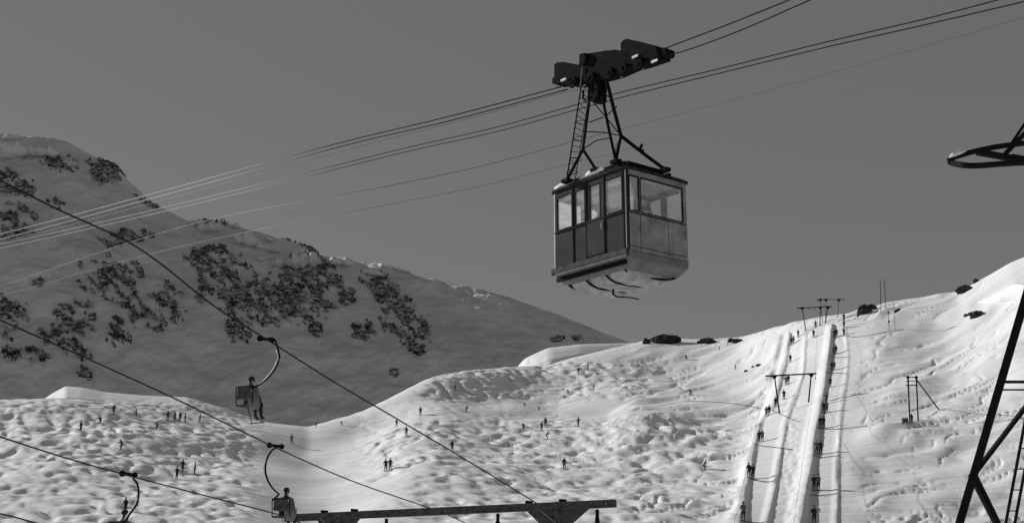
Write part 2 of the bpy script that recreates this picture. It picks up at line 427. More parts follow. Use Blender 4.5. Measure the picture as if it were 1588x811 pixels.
for pts, w0, w1, h in BANKS:
    p = np.array(pts, float)
    cx = np.interp(ROW, p[:, 1], p[:, 0]); tt = np.clip((ROW - 520) / 300, 0, 1); w = w0 + (w1 - w0) * tt
    q = (PX - cx + .5 * perlin(ROW / 11, ROW * 0 + w0, 17)) / w
    prof = np.where(q < 0, sstep(-2.6, -.1, q), 1 - sstep(.1, 1.0, q))
    prof *= sstep(p[0, 1] - 3, p[0, 1] + 3, ROW) * (1 - sstep(p[-1, 1] - 4, p[-1, 1] + 4, ROW)) * onland
    Zd = Zd + h * prof * (1 + .12 * perlin(Xg / 2, Yg / 2, 77))
Zg2 = Zg + Zd
P = np.stack([Xg, Yg, Zg2 + CAM.z], -1)
tag(grid_mesh('snow_field', P, M['snow']), 'sunlit snow slopes', None, None, 'structure')

EL = Zg2 / np.maximum(Yg, 1)
def hit(px, py):
    """first point of the near snow seen at a photo pixel"""
    c = float(C_of(px, py)); j = np.interp(c, cc, np.arange(NC)); j0 = int(min(max(j, 0), NC - 2)); f = j - j0
    y = Yg[:, j0] * (1 - f) + Yg[:, j0 + 1] * f; z = Zg2[:, j0] * (1 - f) + Zg2[:, j0 + 1] * f
    e = float(E_of(py)); s = np.where(y > 120)[0]
    for i in s[1:]:
        if z[i] / y[i] >= e:
            a = z[i - 1] / y[i - 1]; b = z[i] / y[i]; t = (e - a) / (b - a + 1e-12); t = min(max(t, 0), 1)
            yy = y[i - 1] + t * (y[i] - y[i - 1]); zz = z[i - 1] + t * (z[i] - z[i - 1])
            return Vector((c * yy, yy, zz + CAM.z))
    k = s[np.argmax((z / np.maximum(y, 1))[s])]      # above the crest: stand on the crest
    return Vector((c * y[k], y[k], z[k] + CAM.z))

def ground(X, Y):
    c = X / max(Y, 1e-3) if Y >= 40 else X / (40 + (40 - Y) * .6)
    j = np.interp(c, cc, np.arange(NC)); j0 = int(min(max(j, 0), NC - 2)); f = j - j0
    a = np.interp(Y, Yg[:, j0], Zg2[:, j0]); b = np.interp(Y, Yg[:, j0 + 1], Zg2[:, j0 + 1])
    return float(a * (1 - f) + b * f + CAM.z)

# ------------------------------------------------------------------ far mountain
MC = np.array([(-900, 120, 1000), (-400, 160, 1000), (0, 211, 1000), (30, 213, 1000), (80, 219, 1000), (130, 243, 995), (165, 258, 995), (190, 284, 990), (212, 303, 990), (240, 322, 985), (285, 343, 980),
 (340, 345, 975), (365, 353, 970), (400, 361, 965), (440, 371, 960), (470, 381, 955), (500, 398, 950), (540, 403, 945), (600, 415, 940), (660, 430, 935), (710, 441, 930), (760, 452, 925), (800, 464, 920), (860, 486, 915), (920, 510, 910), (962, 526, 905),
 (1060, 566, 900), (1300, 660, 890), (2200, 760, 880)], float)
NM = 820
mpx = np.linspace(-760, 2200, NM)
m_row = np.interp(mpx, MC[:, 0], MC[:, 1]); m_Y = smooth1(np.interp(mpx, MC[:, 0], MC[:, 2]), 61)
m_row = smooth1(m_row, 3) + 1.3 * perlin(mpx / 22, mpx * 0, 3) + .8 * perlin(mpx / 8, mpx * 0, 4)
mc = C_of(mpx, 450.0)
b_row = np.full(NM, 730.0); b_Y = np.full(NM, 640.0)
m_z = m_Y * E_of(m_row); b_z = b_Y * E_of(b_row)
def mount_base(t):
    """t 0 base .. 1 crest; returns Y,z arrays for t scalar"""
    Y = b_Y + (m_Y - b_Y) * t
    z = b_z + (m_z - b_z) * (.82 * t + .18 * t ** 1.6)
    return Y, z
Ys = []; Zs = []
ts = np.linspace(0, 1, 260)
for t in ts:
    Y, z = mount_base(t); Ys.append(Y); Zs.append(z)
nface = len(ts)
for dY, dzz in ((3, .6), (8, 0), (20, -5), (60, -30), (200, -140), (600, -420)):
    Ys.append(m_Y + dY); Zs.append(m_z + dzz)
Ys = np.array(Ys); Zs = np.array(Zs); Xm = mc[None, :] * Ys
tt = np.concatenate([ts, np.ones(len(Ys) - nface)])[:, None]
edge = np.clip((1 - tt) * 14, 0, 1)
Zs = Zs + edge * (7 * fbm(Xm / 130, Ys / 160, 4, 51) + 2.4 * fbm(Xm / 22, Ys / 30, 4, 61, .6))
ELsel = np.concatenate([np.ones(nface), np.zeros(len(Ys) - nface)])[:, None]
# bulges that catch the low sun just under the ridge line: (px,row,len,thick,height)
mPX, mROW = pix(Xm, Ys, Zs + CAM.z)
for (x0, y0, x1, y1, th, h) in ((-90, 252, 88, 238, 18, 8), (284, 352, 322, 349, 7, 6), (300, 361, 352, 357, 10, 9), (362, 372, 402, 380, 12, 12), (396, 386, 432, 390, 8, 10), (398, 408, 446, 410, 9, 9), (425, 414, 492, 409, 16, 14), (490, 412, 545, 412, 10, 9), (552, 420, 606, 422, 8, 8)):
    dx, dy = x1 - x0, y1 - y0; L = math.hypot(dx, dy)
    s = ((mPX - x0) * dx + (mROW - y0) * dy) / L; q = (-(mPX - x0) * dy + (mROW - y0) * dx) / L
    wv = 1.5 * perlin(s / 14, s * 0, 7)
    Zs = Zs + .45 * h * (sstep(-5, .75 * L, s) if x0 > 0 else sstep(-5, 30, s)) * (1 - sstep(L - 10, L + 6, s)) * np.where(q + wv > 0, 1 - sstep(0, 2.0, q + wv), np.exp(-(np.abs(q + wv) / th) ** 1.5)) * (ELsel)
P = np.stack([Xm, Ys, Zs + CAM.z], -1)
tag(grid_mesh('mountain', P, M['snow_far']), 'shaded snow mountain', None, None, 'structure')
ELm = Zs[:nface] / Ys[:nface]
def mhit(px, py):
    c = float(C_of(px, py)); j = np.interp(c, mc, np.arange(NM)); j0 = int(min(max(j, 0), NM - 2)); f = j - j0
    y = Ys[:nface, j0] * (1 - f) + Ys[:nface, j0 + 1] * f; z = Zs[:nface, j0] * (1 - f) + Zs[:nface, j0 + 1] * f
    e = float(E_of(py)); r = z / y; i = int(np.argmax(r >= e))
    if r[i] < e: i = int(np.argmax(r))
    if i == 0: i = 1
    t = min(max((e - r[i - 1]) / (r[i] - r[i - 1] + 1e-12), 0), 1)
    yy = y[i - 1] + t * (y[i] - y[i - 1]); zz = z[i - 1] + t * (z[i] - z[i - 1])
    return Vector((c * yy, yy, zz + CAM.z))

# distant valley floor so that the ground reaches the horizon
g = MB(); g.add([(-30000, -3000, -60), (30000, -3000, -60), (30000, 40000, -60), (-30000, 40000, -60)], [(0, 1, 2, 3)])
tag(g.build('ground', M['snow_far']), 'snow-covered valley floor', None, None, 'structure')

# wind-packed cornices along the ridge, standing proud of the face
for k, (x0, y0, x1, y1, t_) in enumerate(((-60, 246, 60, 236, 5.5), (40, 237, 94, 240, 3.5), (4, 214, 34, 213, 2.0), (286, 345, 322, 345, 1.8), (306, 354, 352, 354, 3.4), (358, 349, 374, 351, 1.6), (364, 371, 402, 378, 4.5), (396, 381, 436, 389, 2.4),
                                    (400, 402, 424, 400, 1.8), (420, 409, 480, 408, 4.0), (446, 411, 500, 407, 5.5), (505, 405, 552, 409, 2.6), (412, 369, 424, 372, 1.6), (560, 419, 600, 428, 2.2), (575, 408, 640, 420, 1.4))):
    n_, m_2 = 44, 14; A0, A1 = mhit(x0, y0 + 2), mhit(x1, y1 + 2); vs = []; fs = []
    for i in range(n_ + 1):
        t = i / n_; c = A0.lerp(A1, t); c = mhit(x0 + (x1 - x0) * t, y0 + (y1 - y0) * t + 2)
        r_ = (t_ * 1.05) * max(.02, (1 - (2 * t - 1) ** 4)) ** .7 * (1 + .45 * float(perlin(t * (x1 - x0) / 9 + k * 7, k * 3.3, 9)))
        for j in range(m_2):
            w_ = 2 * math.pi * j / m_2; vs.append(c + Vector((0, -.8 * r_, .35 * r_)) + Vector((0, 2.3 * r_ * math.cos(w_), r_ * (math.sin(w_) + .25 * math.cos(w_)))))
    for i in range(n_):
        for j in range(m_2): fs.append((i * m_2 + j, i * m_2 + (j + 1) % m_2, (i + 1) * m_2 + (j + 1) % m_2, (i + 1) * m_2 + j))
    b_ = MB(); b_.add(vs, fs); tag(b_.build('snow_cornice', M['snow_far'], None, True), 'wind packed snow cornice', None, None, 'structure')

# ------------------------------------------------------------------ rock outcrops on the mountain
MN = Vector((.25, -.62, .74)).normalized()
def outcrop(i, px, py, w, h, rot, thr, label, grp='dark rock outcrops on the shaded mountain', thick=1.7):
    n = max(10, int(w * 1.35)); m = max(10, int(h * 1.35)); n = min(n, 130); m = min(m, 130)
    rr_ = R(rot); cr, sr = math.cos(rr_), math.sin(rr_)
    g0 = np.zeros((m, n, 3)); S = np.zeros((m, n))
    us = np.linspace(-.68, .68, n); vs = np.linspace(-.68, .68, m)
    U, V = np.meshgrid(us, vs)
    x = px + U * w * cr - V * h * sr; y = py + U * w * sr + V * h * cr
    env = 1 - (np.sqrt((U * 2) ** 2 + (V * 2) ** 2)) ** 2.2
    wx_ = x + 2 * perlin(x / 7, y / 7, 300 + i); wy_ = y + 3 * perlin(x / 7, y / 7, 330 + i)
    nz = fbm((wx_ * .8 + wy_ * .6) / 26, (-wx_ * .6 + wy_ * .8) / 12, 4, 100 + i, .6)
    ga, gb = (wx_ * .85 + wy_ * .5), (-wx_ * .5 + wy_ * .85)
    a1, a2, ac, aox, aoy = worley(ga / 8.5 + .25 * perlin(x / 4, y / 4, 3), gb / 12.5 + .2 * perlin(x / 4, y / 4, 4), i); b1, b2, bc, box_, boy = worley(ga / 2.6 + 5, gb / 3.4, i + 40)
    mask_ = 1.15 * nz + .50 * env - thr * 1.15 + .12 * (ac - .5) + .40 * fbm(ga / 9, gb / 3.2, 4, 500 + i, .7) + .05
    relief = .7 * ac + 1.3 * (aox * np.sin(ac * 40) + aoy * np.cos(ac * 40)) + .10 * bc - .30 * np.exp(-((a2 - a1) / .07) ** 2) + .12 * fbm(x / 5, y / 5, 3, 9)
    H = np.where((mask_ > 0) & (env > -.8), .08 + np.clip(relief, -.25, 1) + .3 * np.clip(mask_, 0, .6), -1)
    c = at(px, py, 900); base = mhit(px, py)
    o_ = base
    vs_ = []; idx = {}
    faces = []
    Hs = np.clip(H, -.6, 1.0)
    for a in range(m):
        for b in range(n):
            if (H[max(a - 1, 0):a + 2, max(b - 1, 0):b + 2] > -.5).any():
                p = mhit(x[a, b], y[a, b]) + MN * (Hs[a, b] * thick * min(1, .4 + w / 60) + (.6 if H[a, b] > -.5 else -1.0))
                idx[(a, b)] = len(vs_); vs_.append(p)
    for a in range(m - 1):
        for b in range(n - 1):
            ks = [(a, b), (a + 1, b), (a + 1, b + 1), (a, b + 1)]
            if all(k in idx for k in ks) and (H[a:a + 2, b:b + 2] > -.5).any():
                faces.append(tuple(idx[k] for k in ks))
    if not faces: return None
    mb = MB(); mb.add(vs_, faces)
    o = mb.build('rock_outcrop', M['rock'])
    # put the origin at the outcrop
    for v in o.data.vertices: v.co -= o_
    o.location = o_
    return tag(o, label, 'rock', grp)

OUT = [
 (92, 253, 52, 26, 5, .30, 'rounded dark crag just below the left summit snowfield'),
 (150, 268, 36, 34, 30, .35, 'broken dark rock left of the stepped ridge crag'),
 (172, 262, 40, 34, 40, .12, 'dark stepped crag breaking the ridge line below the summit'),
 (8, 282, 56, 34, 20, .22, 'dark crag at the left edge of the photo beside the top rope'),
 (40, 296, 26, 30, 40, .20, 'small dark rock right beside the left edge crag'),
 (22, 345, 60, 52, 0, .34, 'large shadowed rock patch at the left edge behind the paired ropes'),
 (87, 318, 26, 14, 20, .10, 'small lone oval rock under the summit crag'),
 (188, 370, 66, 22, -8, .20, 'long low rock band above the first lone chairlift rope'),
 (178, 436, 100, 62, 15, .36, 'wide broken rock patch in the middle of the left mountain face'),
 (58, 439, 20, 10, -12, .02, 'small flat rock between two pale ropes on the left'),
 (12, 484, 56, 44, 10, .34, 'rock cluster at the left edge above the middle rope'),
 (116, 500, 58, 58, 10, .36, 'ragged rock cluster in the lower left of the mountain face'),
 (186, 513, 42, 42, 30, .28, 'rounded rock knob right of the ragged lower cluster'),
 (228, 494, 54, 26, 25, .30, 'narrow rock rib above the rounded knob'),
 (262, 470, 40, 60, -20, .44, 'sparse rock streak under the branching cracks'),
 (300, 400, 34, 26, 0, .25, 'small rock pair at the upper left of the central cliffs'),
 (328, 390, 24, 18, -20, .15, 'compact dark rock on the upper rim of the central cliffs'),
 (348, 424, 84, 62, 30, .28, 'large fractured cliff patch on the left of the central cliffs'),
 (398, 462, 96, 66, -15, .30, 'broad fractured cliff in the middle of the central cliffs'),
 (440, 462, 30, 54, -10, .22, 'dark vertical cleft left of the biggest cliff'),
 (477, 448, 82, 92, 20, .16, 'biggest darkest cliff under the bright ridge snow'),
 (498, 410, 40, 20, 30, .22, 'dark top rock of the biggest cliff'),
 (370, 513, 36, 40, 0, .12, 'dark rock directly left of the upper chairlift grip'),
 (414, 498, 40, 22, 0, .30, 'low rocks between the central cliffs and the upper chair'),
 (540, 461, 26, 22, 0, .18, 'lone rock right of the biggest cliff'),
 (590, 436, 56, 28, 15, .16, 'dark rock at the head of the right hand rock rib'),
 (602, 465, 56, 30, 35, .20, 'second rock step of the right hand rock rib'),
 (628, 502, 84, 54, 50, .38, 'sparse lower trail of the right hand rock rib'),
 (638, 540, 40, 22, 10, .22, 'rock at the foot of the right hand rib'),
 (491, 510, 20, 20, 0, .14, 'lone rock in open snow under the biggest cliff'),
 (562, 512, 34, 28, 20, .28, 'small rock pair in open snow left of the right hand rib'),
 (85, 525, 56, 30, 30, .36, 'loose rocks under the middle rope at lower left'),
 (120, 546, 44, 18, 25, .28, 'dark rock strip crossed by the middle rope'),
 (130, 578, 26, 18, 20, .18, 'lowest lone rock on the left mountain face'),
 (16, 540, 30, 46, 0, .34, 'rock cluster low at the left edge of the mountain'),
 (58, 550, 34, 26, 25, .36, 'small sparse rocks right of the lowest left edge cluster'),
 (452, 371, 16, 8, 15, -.1, 'first small dark rock on the ridge line above the cliffs'),
 (468, 377, 14, 8, 20, -.1, 'second small dark rock on the ridge line above the cliffs'),
 (486, 387, 18, 9, 30, -.05, 'third small dark rock on the ridge line above the cliffs'),
 (228, 314, 34, 8, 30, .00, 'thin dark rock edge on the ridge where the paired ropes cross'),
 (330, 345, 50, 8, 2, -.05, 'flat dark rock rim on the ridge above the pale ledge'),
 (610, 578, 12, 14, 30, .10, 'tiny rock low in the empty snow right of the upper chair'),
 (235, 370, 18, 12, 60, .30, 'tiny rock above the crack left of the central cliffs'),
 (460, 400, 40, 12, 5, .25, 'low dark rock strip left of the top of the biggest cliff'),
 (318, 455, 30, 34, 60, .40, 'scattered rocks below left of the fractured cliff patch'),
 (870, 526, 60, 8, 0, .36, 'faint low rocks near the right foot of the mountain ridge'),
]
for i, (a, b, c, d, e, f, lab) in enumerate(OUT): outcrop(i, a, b, c, d, e, f, lab)

# wind drift with a shaded front below the right shoulder
b_ = MB(); vs = []; fs = []; n_ = 60; m_2 = 16
for i in range(n_ + 1):
    t = i / n_; c = hit(1508 + 150 * t, 470 - 10 * t - 8 * t * t); r_ = .1 + 2.7 * sstep(0, .45, t) * (1 + .12 * float(perlin(t * 7, .5, 9)))
    for j in range(m_2):
        w_ = 2 * math.pi * j / m_2; vs.append(c + Vector((0, .2 + 2.2 * r_ * math.cos(w_), r_ * (.35 + math.sin(w_) * .9))))
for i in range(n_):
    for j in range(m_2): fs.append((i * m_2 + j, i * m_2 + (j + 1) % m_2, (i + 1) * m_2 + (j + 1) % m_2, (i + 1) * m_2 + j))
b_.add(vs, fs); tag(b_.build('snow_drift', M['snow'], None, True), 'wind drift with a shaded front', None, None, 'structure')

# ------------------------------------------------------------------ boulders on the near snow
def boulder(px, py, wpx, hpx, label, seed, yaw=0, sink=.35):
    p = hit(px, py); d = p.y / CP
    s = d / F; w = wpx * s / 2; h = hpx * s
    rnd = random.Random(seed)
    bm = bmesh.new(); bmesh.ops.create_icosphere(bm, subdivisions=4, radius=1)
    for v in bm.verts:
        q = v.co.copy()
        n = 0
        for k in range(4):
            n += float(perlin(q.x * 1.3 * 1.9 ** k + seed, q.y * 1.3 * 1.9 ** k + q.z * 2.1 * 1.9 ** k, seed + k)) * .5 ** k
        v.co = q * (1 + .32 * n)
        v.co.x *= w; v.co.y *= w * .7; v.co.z = v.co.z * h * .75 + h * (.5 - sink)
    me = bpy.data.meshes.new('boulder'); bm.to_mesh(me); bm.free(); me.materials.append(M['boulder'])
    o = bpy.data.objects.new('boulder', me); col.objects.link(o); o.location = p; o.rotation_euler = (0, 0, yaw)
    return tag(o, label, 'rock')
for k, (a, b, c, d, l) in enumerate([
  (1031, 531, 44, 13, 'widest dark boulder on the skyline in the middle of the photo'),
  (1003, 533, 11, 9, 'small slanted boulder left of the widest skyline boulder'),
  (1097, 531, 24, 7, 'middle sized boulder on the skyline right of the widest one'),
  (1134, 530, 12, 6, 'left one of two small boulders touching on the skyline'),
  (1144, 530, 16, 5, 'right one of two small boulders touching on the skyline'),
  (1340, 486, 22, 14, 'big dark boulder on the skyline right of the tow lift top'),
  (1352, 480, 14, 9, 'dark slab on the uphill side of the big skyline boulder'),
  (1497, 452, 26, 10, 'dark boulder on the skyline near the right edge'),
  (1514, 438, 9, 6, 'small boulder uphill of the right edge skyline boulder'),
  (1515, 490, 22, 9, 'dark boulder half buried below the right drift'),
  (1499, 490, 8, 4, 'small rock beside the half buried boulder below the drift'),
  (1177, 567, 9, 3, 'low rock on the smooth slope left of the tow tracks'),
  (1168, 569, 5, 2, 'middle one of three little rocks on the smooth slope'),
  (1157, 576, 6, 3, 'lowest of three little rocks on the smooth slope')]):
    boulder(a, b, c, d, l, 300 + k, yaw=-.2)

# ------------------------------------------------------------------ people
def skin_body(J, edges, name):
    """J: list of (co, radius); one continuous skinned figure, root at the pelvis (index 0)"""
    me = bpy.data.meshes.new(name); me.from_pydata([j[0] for j in J], edges, []); me.update()
    o = bpy.data.objects.new(name, me); col.objects.link(o)
    sk = o.modifiers.new('skin', 'SKIN'); sk.use_smooth_shade = True
    for i, j in enumerate(J):
        r = j[1]; r = (r, r) if not isinstance(r, tuple) else r
        k_ = 1.0 if i > 3 and r[0] < .05 else 1.22; k_ = 1.0 if 3 < i < 7 else k_; r = (r[0] * k_, r[1] * k_)
        me.skin_vertices[0].data[i].radius = r
        me.skin_vertices[0].data[i].use_root = (i == 0)
    sb = o.modifiers.new('sub', 'SUBSURF'); sb.levels = 1; sb.render_levels = 1
    dg = bpy.context.evaluated_depsgraph_get(); dg.update()
    out = bpy.data.meshes.new_from_object(o.evaluated_get(dg))
    bpy.data.objects.remove(o); bpy.data.meshes.remove(me)
    return out

def person_joints(pose):
    # facing +Y, feet at z=0.  pelvis, spine, chest, neck, head, legs, arms
    def leg(s, knee, ankle, toe): return [(s * .10, .0, 0)]
    if pose == 'stand':
        pel = (0, 0, .95); ch = (0, .03, 1.32); nk = (0, .03, 1.50); hd = (0, .05, 1.64)
        kn = [(.12, .05, .5), (-.12, .05, .5)]; an = [(.13, 0, .1), (-.13, 0, .1)]
        el = [(.30, -.02, 1.14), (-.30, -.02, 1.14)]; wr = [(.30, .20, 1.02), (-.30, .20, 1.02)]
    elif pose == 'ski':
        pel = (0, -.12, .78); ch = (0, .14, 1.08); nk = (0, .24, 1.22); hd = (0, .31, 1.34)
        kn = [(.13, .16, .47), (-.13, .16, .47)]; an = [(.13, 0, .1), (-.13, 0, .1)]
        el = [(.32, .22, .94), (-.32, .22, .94)]; wr = [(.33, .44, .98), (-.33, .44, .98)]
    elif pose == 'tow':
        pel = (0, -.10, .90); ch = (0, -.12, 1.28); nk = (0, -.10, 1.46); hd = (0, -.08, 1.60)
        kn = [(.12, .08, .48), (-.12, .08, .48)]; an = [(.12, .06, .1), (-.12, .06, .1)]
        el = [(.28, .02, 1.10), (-.28, .02, 1.10)]; wr = [(.18, .22, 1.20), (-.22, .20, 1.06)]
    else:  # sit: origin under the seat, hip height .12
        pel = (0, 0, .14); ch = (0, .04, .50); nk = (0, .05, .69); hd = (0, .08, .83)
        kn = [(.13, .46, .14), (-.13, .46, .14)]; an = [(.12, .50, -.30), (-.12, .50, -.30)]
        el = [(.29, .10, .34), (-.29, .10, .34)]; wr = [(.16, .34, .24), (-.16, .34, .24)]
    V = Vector
    J = [(V(pel), (.155, .12))]; Ed = []
    def add(p, r, par): J.append((V(p), r)); Ed.append((par, len(J) - 1)); return len(J) - 1
    mid = (V(pel) * .5 + V(ch) * .5)
    a = add(mid, (.15, .11), 0); b = add(ch, (.17, .125), a); n = add(nk, .062, b)
    h1 = add(V(hd) - V((0, .0, .05)), (.075, .085), n); h2 = add(V(hd) + V((0, -.01, .05)), (.078, .092), h1); add(V(hd) + V((0, -.005, .115)), (.045, .05), h2)
    for i, s in ((0, 1), (1, -1)):
        hip = add(V(pel) + V((s * .10, .0, -.07)), .10, 0)
        th = add((V(pel) + V((s * .10, 0, -.07))) * .5 + V(kn[i]) * .5, .088, hip)
        k = add(kn[i], .066, th); c = add(V(kn[i]) * .6 + V(an[i]) * .4, .062, k)
        an_ = add(an[i], .048, c); to = add(V(an[i]) + V((0, .10, -.045)), (.05, .045), an_); add(V(an[i]) + V((0, .19, -.06)), (.042, .032), to)
        sh = add(V(ch) + V((s * .19, 0, .08)), .072, b)
        e = add(el[i], .052, sh); w = add(wr[i], .036, e)
        dirn = (V(wr[i]) - V(el[i])).normalized()
        m1 = add(V(wr[i]) + dirn * .07, (.045, .03), w); add(V(wr[i]) + dirn * .15, (.03, .022), m1)
        add(V(wr[i]) + dirn * .06 + V((-s * .045, 0, .03)), (.018, .016), m1)
    return J, Ed, V(hd), V(wr[0]), V(wr[1]), [V(a_) for a_ in an]

def make_person(pose, jacket='cloth', skis=True, poles=True):
    root = bpy.data.objects.new('person', None); col.objects.link(root); root.empty_display_size = .2
    J, Ed, hd, w0, w1, an = person_joints(pose)
    me = skin_body(J, Ed, 'body')
    for m in (M[jacket], M['cloth'], M['skin']): me.materials.append(m)
    zpel = J[0][0].z
    for p in me.polygons:
        c = p.center
        if (c - hd).length < .16 and c.z > hd.z - .12 and c.y > hd.y - .06: p.material_index = 2
        elif pose == 'sit': p.material_index = 1 if c.y > .18 and c.z < .24 else 0
        else: p.material_index = 1 if c.z < zpel - .02 else 0
    body = bpy.data.objects.new('body', me); col.objects.link(body); body.parent = root
    b = MB()   # woollen cap
    b.ball(hd + Vector((0, -.02, .075)), .118, 7, (.92, 1.02, .82))
    b.build('cap', M['cloth'], root, True)
    g_ = MB(); g_.box(hd + Vector((0, .088, .012)), (.062, 0, 0), (0, .016, 0), (0, 0, .024)); g_.ball(hd + Vector((0, .105, -.02)), .018, 5); g_.build('goggles', M['trim'], root)
    if skis:
        for a_ in an:
            s = MB(); z = a_.z - .07
            s.tube([(a_.x, a_.y - .75, z), (a_.x, a_.y + .9, z), (a_.x, a_.y + 1.03, z + .05), (a_.x, a_.y + 1.12, z + .14)], [.035, .04, .035, .012], 6)
            s.build('ski', M['ski'], root)
    if poles:
        for w_, s_ in ((w0, 1), (w1, -1)):
            s = MB()
            if pose == 'sit': e_ = w_ + Vector((s_ * .05, .25, -.95))
            elif pose == 'tow': e_ = Vector((w_.x + s_ * .1, w_.y - .35, .25))
            elif pose == 'ski': e_ = Vector((w_.x + s_ * .12, w_.y - 1.0, .35))
            else: e_ = Vector((w_.x + s_ * .12, w_.y + .1, .0))
            s.tube([w_ + (w_ - e_).normalized() * .12, e_], .013, 5)
            s.disc(e_ + (w_ - e_).normalized() * .1, w_ - e_, .055, .012, 8); s.build('ski_pole', M['trim'], root)
    return root

protos = {}
for key, args in {'stand': ('stand', 'cloth'), 'stand_g': ('stand', 'cloth_grey'), 'ski': ('ski', 'cloth'), 'tow': ('tow', 'cloth'), 'tow_g': ('tow', 'cloth_grey')}.items():
    protos[key] = [make_person(*args, poles=(key not in ('tow', 'tow_g'))), False]
def place(key, loc, rz, label, group, tilt=0, sc=1.0):
    p, used = protos[key]
    if used: p = copy_tree(p)
    protos[key][1] = True
    p.location = loc; p.rotation_euler = (0, tilt, rz); p.scale = (sc,) * 3
    return tag(p, label, 'person', group)

SK = [  # px, foot row, pose, heading, label
 (125, 669, 'stand', 1.2, 'skier in dark clothes standing nearest the left edge on the bumpy hill'),
 (155, 658, 'ski', .8, 'skier in dark clothes gliding second from the left on the bumpy hill'),
 (176, 642, 'stand', 0, 'highest skier standing on the brow of the left bumpy hill'),
 (188, 696, 'ski', 2.6, 'dark skier with legs apart turning alone in the middle of the left moguls'),
 (211, 648, 'stand_g', 2, 'pale grey skier right of the highest skier on the left hill'),
 (243, 666, 'ski', 1.6, 'dark skier leaning forward below the row of four on the left hill'),
 (260, 651, 'stand', 0, 'first dark skier at the left end of the row of four'),
 (271, 652, 'stand_g', 1, 'pale grey skier standing second in the row of four'),
 (279, 653, 'stand', 3, 'dark skier standing third in the row of four'),
 (287, 655, 'stand', 2, 'dark skier standing at the right end of the row of four'),
 (310, 655, 'stand_g', 2, 'grey skier alone just right of the row of four'),
 (274, 743, 'stand', 1, 'lower dark skier of the trio standing near the lowest left rope'),
 (283, 731, 'stand', 1, 'upper dark skier of the trio standing near the lowest left rope'),
 (302, 736, 'stand_g', 2, 'grey right hand skier of the trio near the lowest left rope'),
 (194, 796, 'stand', 1, 'dark skier standing on the left beside the lowest chair hanger'),
 (598, 730, 'stand', .3, 'left one of two skiers standing pressed together on the smooth spur'),
 (605, 729, 'stand', .3, 'right one of two skiers standing pressed together on the smooth spur'),
 (452, 687, 'stand_g', .3, 'grey skier alone in the dip between the two hills'),
 (652, 644, 'stand', .6, 'dark skier left of the longest rope on the smooth slope'),
 (722, 639, 'ski', -1.2, 'dark skier leaning left on the smooth slope below the upper moguls'),
 (701, 699, 'stand', .5, 'dark skier standing just right of the longest rope'),
 (630, 676, 'stand_g', .5, 'faint grey skier just right of the rope on the smooth slope'),
 (615, 661, 'stand', .5, 'small dark skier almost touching the longest rope'),
 (812, 667, 'ski', .5, 'crouching dark skier left of the group in the centre'),
 (840, 668, 'stand_g', .6, 'grey skier at the left of the central group'),
 (846, 661, 'stand', .4, 'upper dark skier of the central group'),
 (848, 681, 'ski', -1.5, 'dark skier bending forward at the bottom of the central group'),
 (897, 661, 'stand', 2.4, 'dark skier standing tall right of the central group'),
 (875, 727, 'stand', 0, 'dark skier standing alone in the lower central moguls'),
 (1093, 728, 'ski', -1.9, 'dark skier leaning alone in the moguls left of the tow track'),
 (814, 630, 'ski', .7, 'tiny dark skier above the crouching skier'),
 (836, 637, 'stand', .7, 'tiny dark skier right above the central group'),
 (706, 604, 'stand', .7, 'tiny dark skier in the upper moguls by the crest'),
 (897, 580, 'stand', .2, 'upper right moguls skier in dark clothes standing left of another'),
 (912, 573, 'stand', 2, 'upper right moguls skier standing right of another under the shelf'),
 (881, 611, 'ski', .7, 'small dark skier bending below the upper right moguls'),
 (921, 605, 'stand', 2, 'small dark skier right of the bending one below the upper moguls'),
 (980, 568, 'stand', 1, 'tiny skier standing left of centre in the high bowl'),
 (989, 565, 'stand_g', 1, 'tiny grey skier beside another in the high bowl'),
 (996, 573, 'stand', 1, 'tiny dark skier lowest in the high bowl'),
 (1012, 561, 'stand_g', 1, 'tiny grey skier standing in the middle of the high bowl'),
 (1065, 558, 'ski', 1, 'dark skier skiing down in the right of the high bowl'),
 (1116, 543, 'stand', 1, 'tiny skier below the skyline boulders, lowest of three in a slanted line'),
 (1129, 537, 'stand', 1, 'tiny skier below the skyline boulders, middle of three in a slanted line'),
 (1135, 534, 'stand', 1, 'tiny skier below the skyline boulders, top of three in a slanted line'),
 (1073, 612, 'ski', 2.2, 'dark skier leaning steeply on the smooth slope below the fold'),
 (1141, 572, 'stand_g', 2.2, 'tiny grey skier on the smooth slope left of the three little rocks'),
 (490, 662, 'stand', 1, 'tiny skier by the shaded valley at the left foot of the central hill'),
 (530, 659, 'ski', 1, 'tiny crouching skier at the left crest of the central hill'),
]
for (px, py, pose, hz, lab) in SK:
    tl = .35 if 'lean' in lab else 0
    sc = .62 if 'tiny' in lab else (.8 if 'small' in lab else 1.0)
    p = hit(px, py); d = p.y
    place(pose, p - Vector((0, 0, .04)), hz, lab, 'skiers on the snow slopes', tl, sc * 1.2 if sc < 1 else 1.18)

